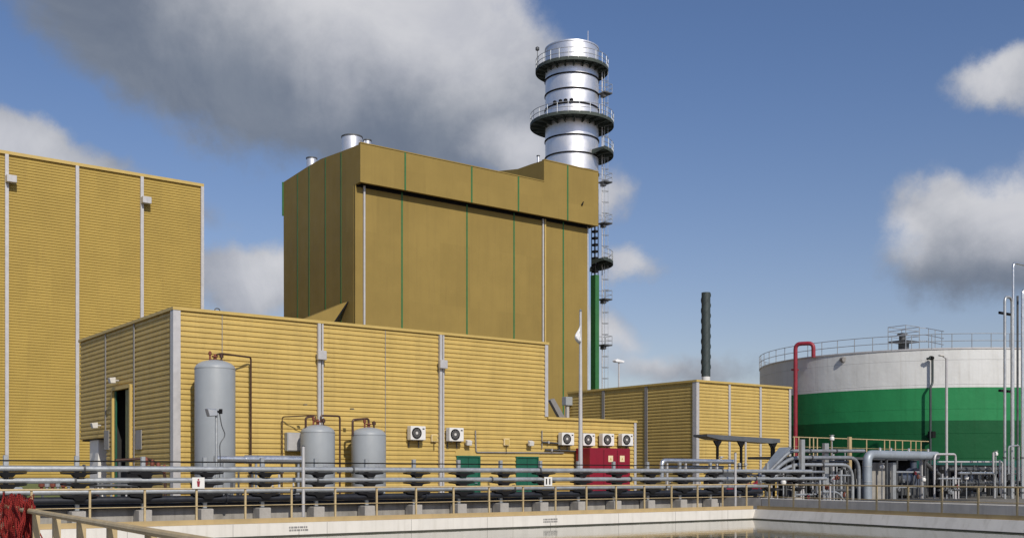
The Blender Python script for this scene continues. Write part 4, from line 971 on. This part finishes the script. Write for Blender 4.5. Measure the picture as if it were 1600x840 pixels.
# ------------------------------------------------------------------ pump-house pipework on the right
def Q(px, py, b): a = a_at(px, b); return (a, b, z_at(py, a, b))
def G0(px, b, z=0): return (a_at(px, b), b, z)
grp = 'grey pipes of the pump pipework on the right'
def run(label, pts, r, m='steelp', flanges=(), bend=.45, legs=()):
    T = Thing('process_pipe', label, 'pipe', pts[0][0], pts[0][1], 0, grp)
    T.part('pipe', MB().tube(pts, r, 14, bend), m)
    for (i, t) in flanges:
        p, q = Vector(pts[i]), Vector(pts[i+1]); c = p.lerp(q, t); d = (q-p).normalized()*.04
        T.part('flange', MB().tube([c-d, c+d], r*1.55, 14), 'steeld')
    for (px, b) in legs:
        x = a_at(px, b); T.part('support', MB().box(x-.05, x+.05, b-.05, b+.05, 0, pts[1][2]-r), 'steeld', smooth=False)
    return T
run('uppermost sloping pipe that levels out into the big silver duct', [Q(1190, 745, 6.3), Q(1200, 738, 6.3), Q(1234, 704, 6.3), Q(1350, 704, 6.3)], .10, 'steelp', ((2, .25), (2, .6)))
run('sloping pipe that levels off and turns down as the outer bend', [Q(1188, 748, 6.0), Q(1200, 744, 6.0), Q(1233, 714.5, 6.0), Q(1342, 714.5, 6.0), (*Q(1342, 714.5, 6.0)[:2], .1)], .11, 'steelp', ((2, .3),), .9)
run('sloping pipe that levels off and turns down as the inner bend', [Q(1186, 752, 5.7), Q(1202, 750, 5.7), Q(1234, 725.5, 5.7), Q(1332, 725.5, 5.7), (*Q(1332, 725.5, 5.7)[:2], .1)], .10, 'steel', ((2, .5),), 1.0)
run('level pipe above the rack end, fourth from the top', [Q(1196, 737, 5.2), Q(1287, 736.5, 5.2), (*Q(1287, 736.5, 6.4)[:2], Q(1287, 736.5, 5.2)[2])], .07)
run('level pipe just above the railing, fifth from the top', [Q(1190, 747, 5.0), Q(1287, 747, 5.0), (*Q(1287, 747, 6.4)[:2], Q(1287, 747, 5.0)[2])], .07)
run('thin dark pipe curving into the ground behind the railing', [Q(1285, 768, 4.2), Q(1310, 768, 4.2), (*Q(1321, 790, 4.2)[:2], .0)], .06, 'steel', (), .6)
# sloping trays
T = Thing('cable_tray', 'bluish sloping cable tray rising beside the canopy', 'cable tray', *G0(1200, 7.0)[:2])
tp = [Q(1199, 736, 7.0), Q(1229, 698, 7.0)]
T.part('tray', MB().prism([(tp[0][0], tp[0][2]), (tp[1][0], tp[1][2]), (tp[1][0]+.12, tp[1][2]-.06), (tp[0][0]+.12, tp[0][2]-.1)], 'b', 6.7, 7.5), 'duct', smooth=False)
T.part('edge', MB().tube([(tp[0][0]+.1, 6.62, tp[0][2]), (tp[1][0]+.1, 6.62, tp[1][2])], .05, 6), 'black')
T.part('post', MB().box(tp[1][0]-.05, tp[1][0]+.05, 7.0, 7.1, 0, tp[1][2]-.1), 'steeld', smooth=False)
# upright posts of the pipework
for (px, yt, b, w, lb) in ((1253, 686, 5.4, .14, 'thick grey upright crossing the level pipes'), (1290, 692, 6.6, .18, 'grey upright with fittings in the middle of the level pipes'), (1396, 722, 7, .16, 'pale column beside the concrete panel'), (1439, 712, 7.0, .05, 'thin grey upright right of the dark motor')):
    x = a_at(px, b); z = z_at(yt, x, b); T = Thing('steel_upright', lb, 'post', x, b)
    T.part('post', MB().box(x-w, x+w, b-.1, b+.1, 0, z), 'steel' if px < 1400 else 'trim', smooth=False, bevel=.01); T.part('base_plate', MB().cbox(x, b, 0, w*2+.2, .45, .03), 'steeld', smooth=False)
# big silver duct and elbow
b = 6.6; T = Thing('silver_duct', 'big silver duct turning from level to vertical before the tank', 'duct', *G0(1355, b)[:2])
x = a_at(1355, b); zt = z_at(709, x, b); xr = a_at(1463, b)
T.part('duct', MB().tube([(x, b, .1), (x, b, zt-.02), (xr, b, zt-.02)], .27, 22, .5), 'duct')
T.part('lagging_band', MB().annulus(x, b, .268, .285, 1.1, 1.16, 22), 'steel'); T.part('lagging_band', MB().annulus(x, b, .268, .285, 2.0, 2.06, 22), 'steel')
for px in (1375, 1392, 1420, 1450): xx = a_at(px, b); T.part('duct_fitting', MB().lathe(xx, b, [(.08, zt+.2), (.08, zt+.38), (.03, zt+.42)], 10), 'alu')
for px in (1385, 1445): xx = a_at(px, b); T.part('support', MB().box(xx-.06, xx+.06, b-.06, b+.06, 0, zt-.25), 'steeld', smooth=False)
x0, x1 = a_at(1363, 7.4), a_at(1392, 7.4)
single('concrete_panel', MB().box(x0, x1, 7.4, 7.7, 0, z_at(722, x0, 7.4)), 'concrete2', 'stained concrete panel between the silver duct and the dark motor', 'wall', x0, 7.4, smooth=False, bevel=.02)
run('thin pale pipe framed as an arch right of the silver duct', [G0(1460, 6.2), Q(1460, 716, 6.2), Q(1462, 709, 6.2), Q(1493, 709, 6.2), G0(1493, 6.2)], .07, 'trim', (), .25)
run('level pale pipe at half height before the tank', [Q(1466, 721, 7.2), Q(1566, 721, 7.2), G0(1566, 7.2)], .06, 'trim', ((0, .5),), .2)
run('lower pale pipe bending down before the tall risers', [Q(1498, 738.5, 6.0), Q(1554, 738.5, 6.0), G0(1554, 6.0)], .08, 'alu', ((0, .3),), .4)
run('dark level pipe low behind the right railing', [Q(1500, 754, 6.6), Q(1560, 754, 6.6)], .09, 'steeld', ((0, .4),))
run('dark grey pipe at chest height behind the right railing', [Q(1482, 733, 7.6), Q(1570, 733, 7.6)], .10, 'steeld', ((0, .3), (0, .7)))
run('slanting dark pipe right of the dark motor', [Q(1440, 718, 7.8), Q(1480, 752, 7.8), (*Q(1480, 752, 7.8)[:2], .1)], .14, 'steeld', ((0, .5),))
run('short pipe stub standing on the level pale pipe', [Q(1552, 738, 6.9), Q(1552, 706, 6.9)], .07, 'trim')
run('second pipe stub standing near the tall risers', [Q(1562, 770, 6.5), Q(1562, 717, 6.5)], .06, 'steel')
pump(a_at(1415, 8.2), 8.2, .25, 'big blue-grey motor behind the railing before the tank', 'pumpblue', 1.9)
pump(a_at(1520, 7.8), 7.8, .1, 'grey pump in the dark pipework left of the tall risers', 'steeld', 1.3)
pump(a_at(1300, 8.6), 8.6, .1, 'dark pump in shadow under the level pipes', 'steeld', 1.5)
random.seed(21)
vl = ['left of the pipe bends', 'by the sloping pipes', 'under the yellow platform', 'near the thick upright', 'beside the silver duct', 'right of the dark motor', 'before the tall risers', 'between the pale pipes', 'behind the right railing', 'low by the bund wall']
k_ = 0
for (px, py, b, lb) in ((1224, 752, 4.6, 'white hand valve left of the pipe bends by the railing'), (1239, 762, 4.6, 'small white valve below the level pipes'), (1243, 755, 4.8, 'pale valve right of its twin by the sloping pipes'),
                    (1292, 760, 4.6, 'reddish pale valve in front of the dark pumps'), (1300, 684, 8.5, 'white valve wheel up on the yellow railed platform'), (1378, 728, 7.0, 'white tube valve before the concrete panel'),
                    (1443, 748, 6.4, 'pale valve by the thin upright'), (1556, 708, 6.9, 'white valve on top of the pipe stub by the risers'), (1510, 745, 6.3, 'grey valve under the lower pale pipe')):
    x, y, z = Q(px, py, b); T = Thing('valve', lb, 'valve', x, y, 0)
    T.part('stem', MB().tube([(x, y, 0), (x, y, z-.12)], .035, 8), 'steel')
    T.part('body', MB().lathe(x, y, [(.03, z-.16), (.13, z-.12), (.15, z), (.1, z+.1), (.03, z+.12)], 12), 'white' if k_ != 3 else 'rust')
    T.part('handwheel', MB().annulus(x, y, .11, .15, z+.16, z+.19, 14).tube([(x-.12, y, z+.175), (x+.12, y, z+.175)], .012, 4).tube([(x, y, z+.1), (x, y, z+.18)], .015, 6), 'alu'); k_ += 1
for (px, h, b, lb) in ((1281, 1.35, 4.0, 'thin grey pipe upright left of two others behind the railing'), (1287, 1.5, 4.3, 'brighter grey pipe upright beside the reddish valve'), (1297, 1.0, 3.6, 'short white upright right of the reddish valve'), (1303, 1.2, 4.0, 'thin tan upright before the dark pumps')):
    x = a_at(px, b); T = Thing('steel_upright', lb, 'post', x, b); T.part('post', MB().tube([(x, b, 0), (x, b, h)], .05, 8), 'trim' if px == 1297 else 'steel')
    T.part('cap', MB().lathe(x, b, [(.07, h), (.07, h+.06)], 8), 'alu')
# dark equipment skid behind, carrying the yellow railed platform
b = 9.3; x0, x1 = a_at(1240, b), a_at(1452, b); zp = z_at(712, x0, b)
T = Thing('equipment_platform', 'railed steel platform with dark machinery bays before the tank', 'platform', x0, b)
T.part('deck', MB().box(x0, x1, b, b+3.5, zp-.15, zp), 'steeld', smooth=False)
T.part('painted_shade_panel', MB().box(x0+.2, x1-.2, b+1.2, b+1.3, 0, zp-.15), 'black', smooth=False)  # black sheet added to stand in for the shade below the deck
n_ = 9
for i in range(n_):
    x = x0+.1+(x1-x0-.2)*i/(n_-1); T.part('leg', MB().box(x-.08, x+.08, b+.05, b+.2, 0, zp-.15), 'steeld', smooth=False)
zr = z_at(682, x0, b)
T.part('handrail', MB().tube([(x0, b+.05, zr), (x1, b+.05, zr)], .03, 8).tube([(x0, b+.05, (zr+zp)/2), (x1, b+.05, (zr+zp)/2)], .014, 6), 'rail')
for px in (1242, 1249, 1266, 1272, 1278, 1300, 1328, 1355, 1383, 1391, 1400, 1411, 1424, 1432, 1440):
    x = a_at(px, b); T.part('rail_post', MB().box(x-.04, x+.04, b+.03, b+.06, zp, zr), 'rail', smooth=False)
x = a_at(1328, 8.3); T.part('column', MB().box(x-.12, x+.12, 8.25, 8.4, 1.9, z_at(682, x, 8.3)), 'rail', smooth=False)
random.seed(5)
for i in range(9):                                              # small boxes and pots of the machinery under the deck
    x = x0+1+i*(x1-x0-2)/8; h = random.uniform(.8, 1.7); w = random.uniform(.25, .5)
    T.part('machine_bay', MB().box(x-w, x+w, b+.4, b+1.1, 0, h).tube([(x, b+.8, h), (x, b+.8, zp-.2)], .09, 10), random.choice(['steeld', 'black', 'pumpblue', 'black']), bevel=.03)
x0, x1 = a_at(1470, 10), a_at(1700, 10)
T = Thing('equipment_skid', 'dark machinery skid behind the pale pipes before the tall risers', 'machinery', x0, 10)
T.part('frame', MB().box(x0, x1, 9.9, 10.1, 1.9, 2.1).box(x0, x1, 9.9, 10.1, 1.0, 1.12), 'steeld', smooth=False)
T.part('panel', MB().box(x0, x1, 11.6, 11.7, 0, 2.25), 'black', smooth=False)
for i in range(10):
    x = x0+.3+i*(x1-x0)/10; T.part('leg', MB().box(x-.06, x+.06, 9.85, 9.89, 0, 2.1), 'steeld', smooth=False)
    h = random.uniform(.7, 1.8); T.part('machine_bay', MB().lathe(x+.4, 10.7, [(.3, 0), (.3, h*.7), (.2, h*.8), (.2, h)], 14), random.choice(['steeld', 'black', 'pumpblue', 'steel']))

# ------------------------------------------------------------------ tall risers at the right edge
def riser(label, px, ytop, b, r, top=None, m='steel'):
    x = a_at(px, b); z = z_at(ytop, x, b); pts = [(x, b, 0), (x, b, z)]
    if top: xe = a_at(top, b); pts += [(xe, b, z), (xe, b, 0)]
    T = Thing('riser_pipe', label, 'pipe', x, b); T.part('pipe', MB().tube(pts, r, 14, .35), m)
    for zz in (.35, 2.6): T.part('flange', MB().tube([(x, b, zz), (x, b, zz+.08)], r*1.6, 14), 'steeld')
    return x
b = 4.5
x1 = riser('leftmost tall riser with its top bent right at the right edge', 1570, 463, b, .085, 1581)
x2 = riser('tallest riser with its top bent right at the right edge', 1583, 410, b+.25, .075, 1622, 'alu')
x3 = riser('pale riser bent at the top at the very edge of the view', 1597.5, 452, b-.3, .095, 1640, 'alu')
x4 = riser('thin riser between the tall ones with a hidden top', 1590, 462, b+.6, .07, None, 'steeld')
T = Thing('riser_bracket', 'upper black bracket tying the tall risers', 'bracket', x1, b, 7)
for (py, lb) in ((487, 0), (609, 1)):
    if lb: T = Thing('riser_bracket', 'lower black bracket tying the tall risers', 'bracket', x1, b, 4)
    z = z_at(py, x1, b); T.part('beam', MB().box(x1-.02, x3+.2, b+.33, b+.42, z-.08, z+.08), 'black', smooth=False)
    T.part('brace', MB().prism([(x2, z-.08), (x2+.15, z-.08), (x3+.05, z-.5), (x3-.1, z-.5)], 'b', b+.33, b+.4), 'black', smooth=False)
T = Thing('process_pipe', 'small square loop of grey pipe at the foot of the tall risers', 'pipe', x2, 4)
p = [Q(1576, 740, 4), Q(1576, 697, 4), Q(1592, 695, 4), Q(1592, 750, 4)]
T.part('pipe', MB().tube(p, .05, 8, .15), 'steel')

# ------------------------------------------------------------------ small things between the rack and the left wall
random.seed(11)
for (px, w, h, b, m, lb) in ((60, 1.4, 1.2, 9, 'olive', 'olive cabinet behind the rack at the far left'), (20, .5, 1.0, 8, 'tankgrey', 'grey crate at the far left edge behind the rack'), (213, .9, 1.75, 8, 'black', 'black box by the tall doorway behind the rack')):
    x = a_at(px, b); T = Thing('equipment_box', lb, 'box', x, b)
    T.part('body', MB().cbox(x, b, .1, w, .7, h), m, smooth=False, bevel=.03); T.part('door', MB().box(x-w/2+.06, x+w/2-.06, b-.365, b-.352, .2, h), m, smooth=False)
    T.part('feet', MB().box(x-w/2+.05, x-w/2+.15, b-.3, b+.3, 0, .1).box(x+w/2-.15, x+w/2-.05, b-.3, b+.3, 0, .1), 'black', smooth=False)
for (px, lb) in ((75, 'row of brown small valves on low brown pipes at far left'),):
    x0, x1 = a_at(50, 7), a_at(130, 7); T = Thing('valve_manifold', lb, 'valve', x0, 7)
    T.part('pipe', MB().tube([(x0, 7, .95), (x1, 7, .95)], .05, 10), 'copper')
    for i in range(7):
        x = x0+.3+i*(x1-x0-.6)/6; T.part('valve', MB().lathe(x, 7, [(.05, .95), (.05, 1.1), (.1, 1.12), (.1, 1.22), (.03, 1.3)], 10), 'steel' if i % 2 else 'rust')
    for s_ in (.2, .8): x = x0+(x1-x0)*s_; T.part('post', MB().box(x-.03, x+.03, 6.97, 7.03, 0, .92), 'steeld', smooth=False)
x = a_at(243, 12.5); T = Thing('valve_manifold', 'cluster of brown hoses and valves left of the pale building corner', 'valve', x, 12.5)
T.part('pipe', MB().tube([(x-1.6, 12.5, 2.1), (x-.2, 12.5, 2.2), (x+.4, 12.5, 1.6), (x+.4, 12.5, .2)], .06, 10, .3), 'copper')
for i in range(4): T.part('valve', MB().lathe(x-.4+i*.25, 12.45, [(.05, 1.9-i*.1), (.09, 2.0-i*.1), (.09, 2.15-i*.1), (.02, 2.25-i*.1)], 10), 'rust')
T.part('post', MB().box(x-1.5, x-1.42, 12.46, 12.54, 0, 2.05), 'steeld', smooth=False)

pass; M['asphalt'] = mat('dark_yard_slab', (.045, .045, .045), .8, 0, .3, .6, 0, .004, 10, dirt=(.10, .09, .08), dirt_amt=.4)  # near-black slab colour with slightly paler blotches
pd_ = MB(); pd_.prism([(1.9, 3.2), (24, 3.2), (24, 16), (1.9, 16)], 'z', -.02, .06)
single('pump_yard_slab', pd_, 'asphalt', None, None, 1.9, 3.2, kind='structure', smooth=False)
random.seed(33)
def manifold(px0, px1, b, h, n, label):
    x0, x1 = a_at(px0, b), a_at(px1, b); T = Thing('valve_manifold', label, 'valve', x0, b)
    for zz in (h*.45, h): T.part('header', MB().tube([(x0, b, zz), (x1, b, zz)], random.uniform(.05, .08), 10), random.choice(['steel', 'steeld']))
    for i in range(n):
        x = x0+(x1-x0)*(i+random.uniform(.2, .8))/n; rr = random.uniform(.03, .06); hh = h*random.uniform(.9, 1.25)
        T.part('riser', MB().tube([(x, b, .05), (x, b, hh)], rr, 8), random.choice(['steel', 'steeld', 'steeld', 'trim']))
        if random.random() < .8:
            zv = random.uniform(.3, h); T.part('valve', MB().lathe(x, b-.05, [(.03, zv-.12), (.11, zv-.1), (.12, zv+.05), (.05, zv+.1), (.05, zv+.16)], 10), random.choice(['steeld', 'alu', 'black', 'rust', 'steel']))
            T.part('handwheel', MB().disc_y(x, b-.16, zv, .07, .10, .02, 12), random.choice(['alu', 'redpipe', 'black', 'steel']))
manifold(1243, 1282, 4.9, 1.05, 8, 'low valve cluster under the level pipes left of the pipe bends')
manifold(1262, 1325, 7.2, 2.3, 9, 'tall valve cluster behind the level pipes')
manifold(1296, 1328, 5.1, 1.5, 5, 'small valve cluster inside the pipe bends')
manifold(1400, 1436, 6.9, 1.7, 5, 'valve cluster in front of the big blue-grey motor')
manifold(1466, 1500, 5.6, 1.3, 7, 'valve cluster right of the arched pale pipe')
manifold(1500, 1566, 8.4, 1.9, 11, 'long valve cluster behind the lower pale pipe')
manifold(1572, 1600, 6.0, 1.6, 6, 'valve cluster at the foot of the tall risers')
manifold(1044, 1140, 7.4, 1.25, 9, 'dark valve row under the silver pipe left of the canopy')
manifold(1170, 1236, 8.6, 1.5, 7, 'valve row under the cable tray beside the canopy')
manifold(352, 462, 8.4, 1.3, 7, 'thin pipes and valves under the raised silver pipe')
manifold(140, 235, 6.5, 1.15, 8, 'valve row before the tall green doorway')
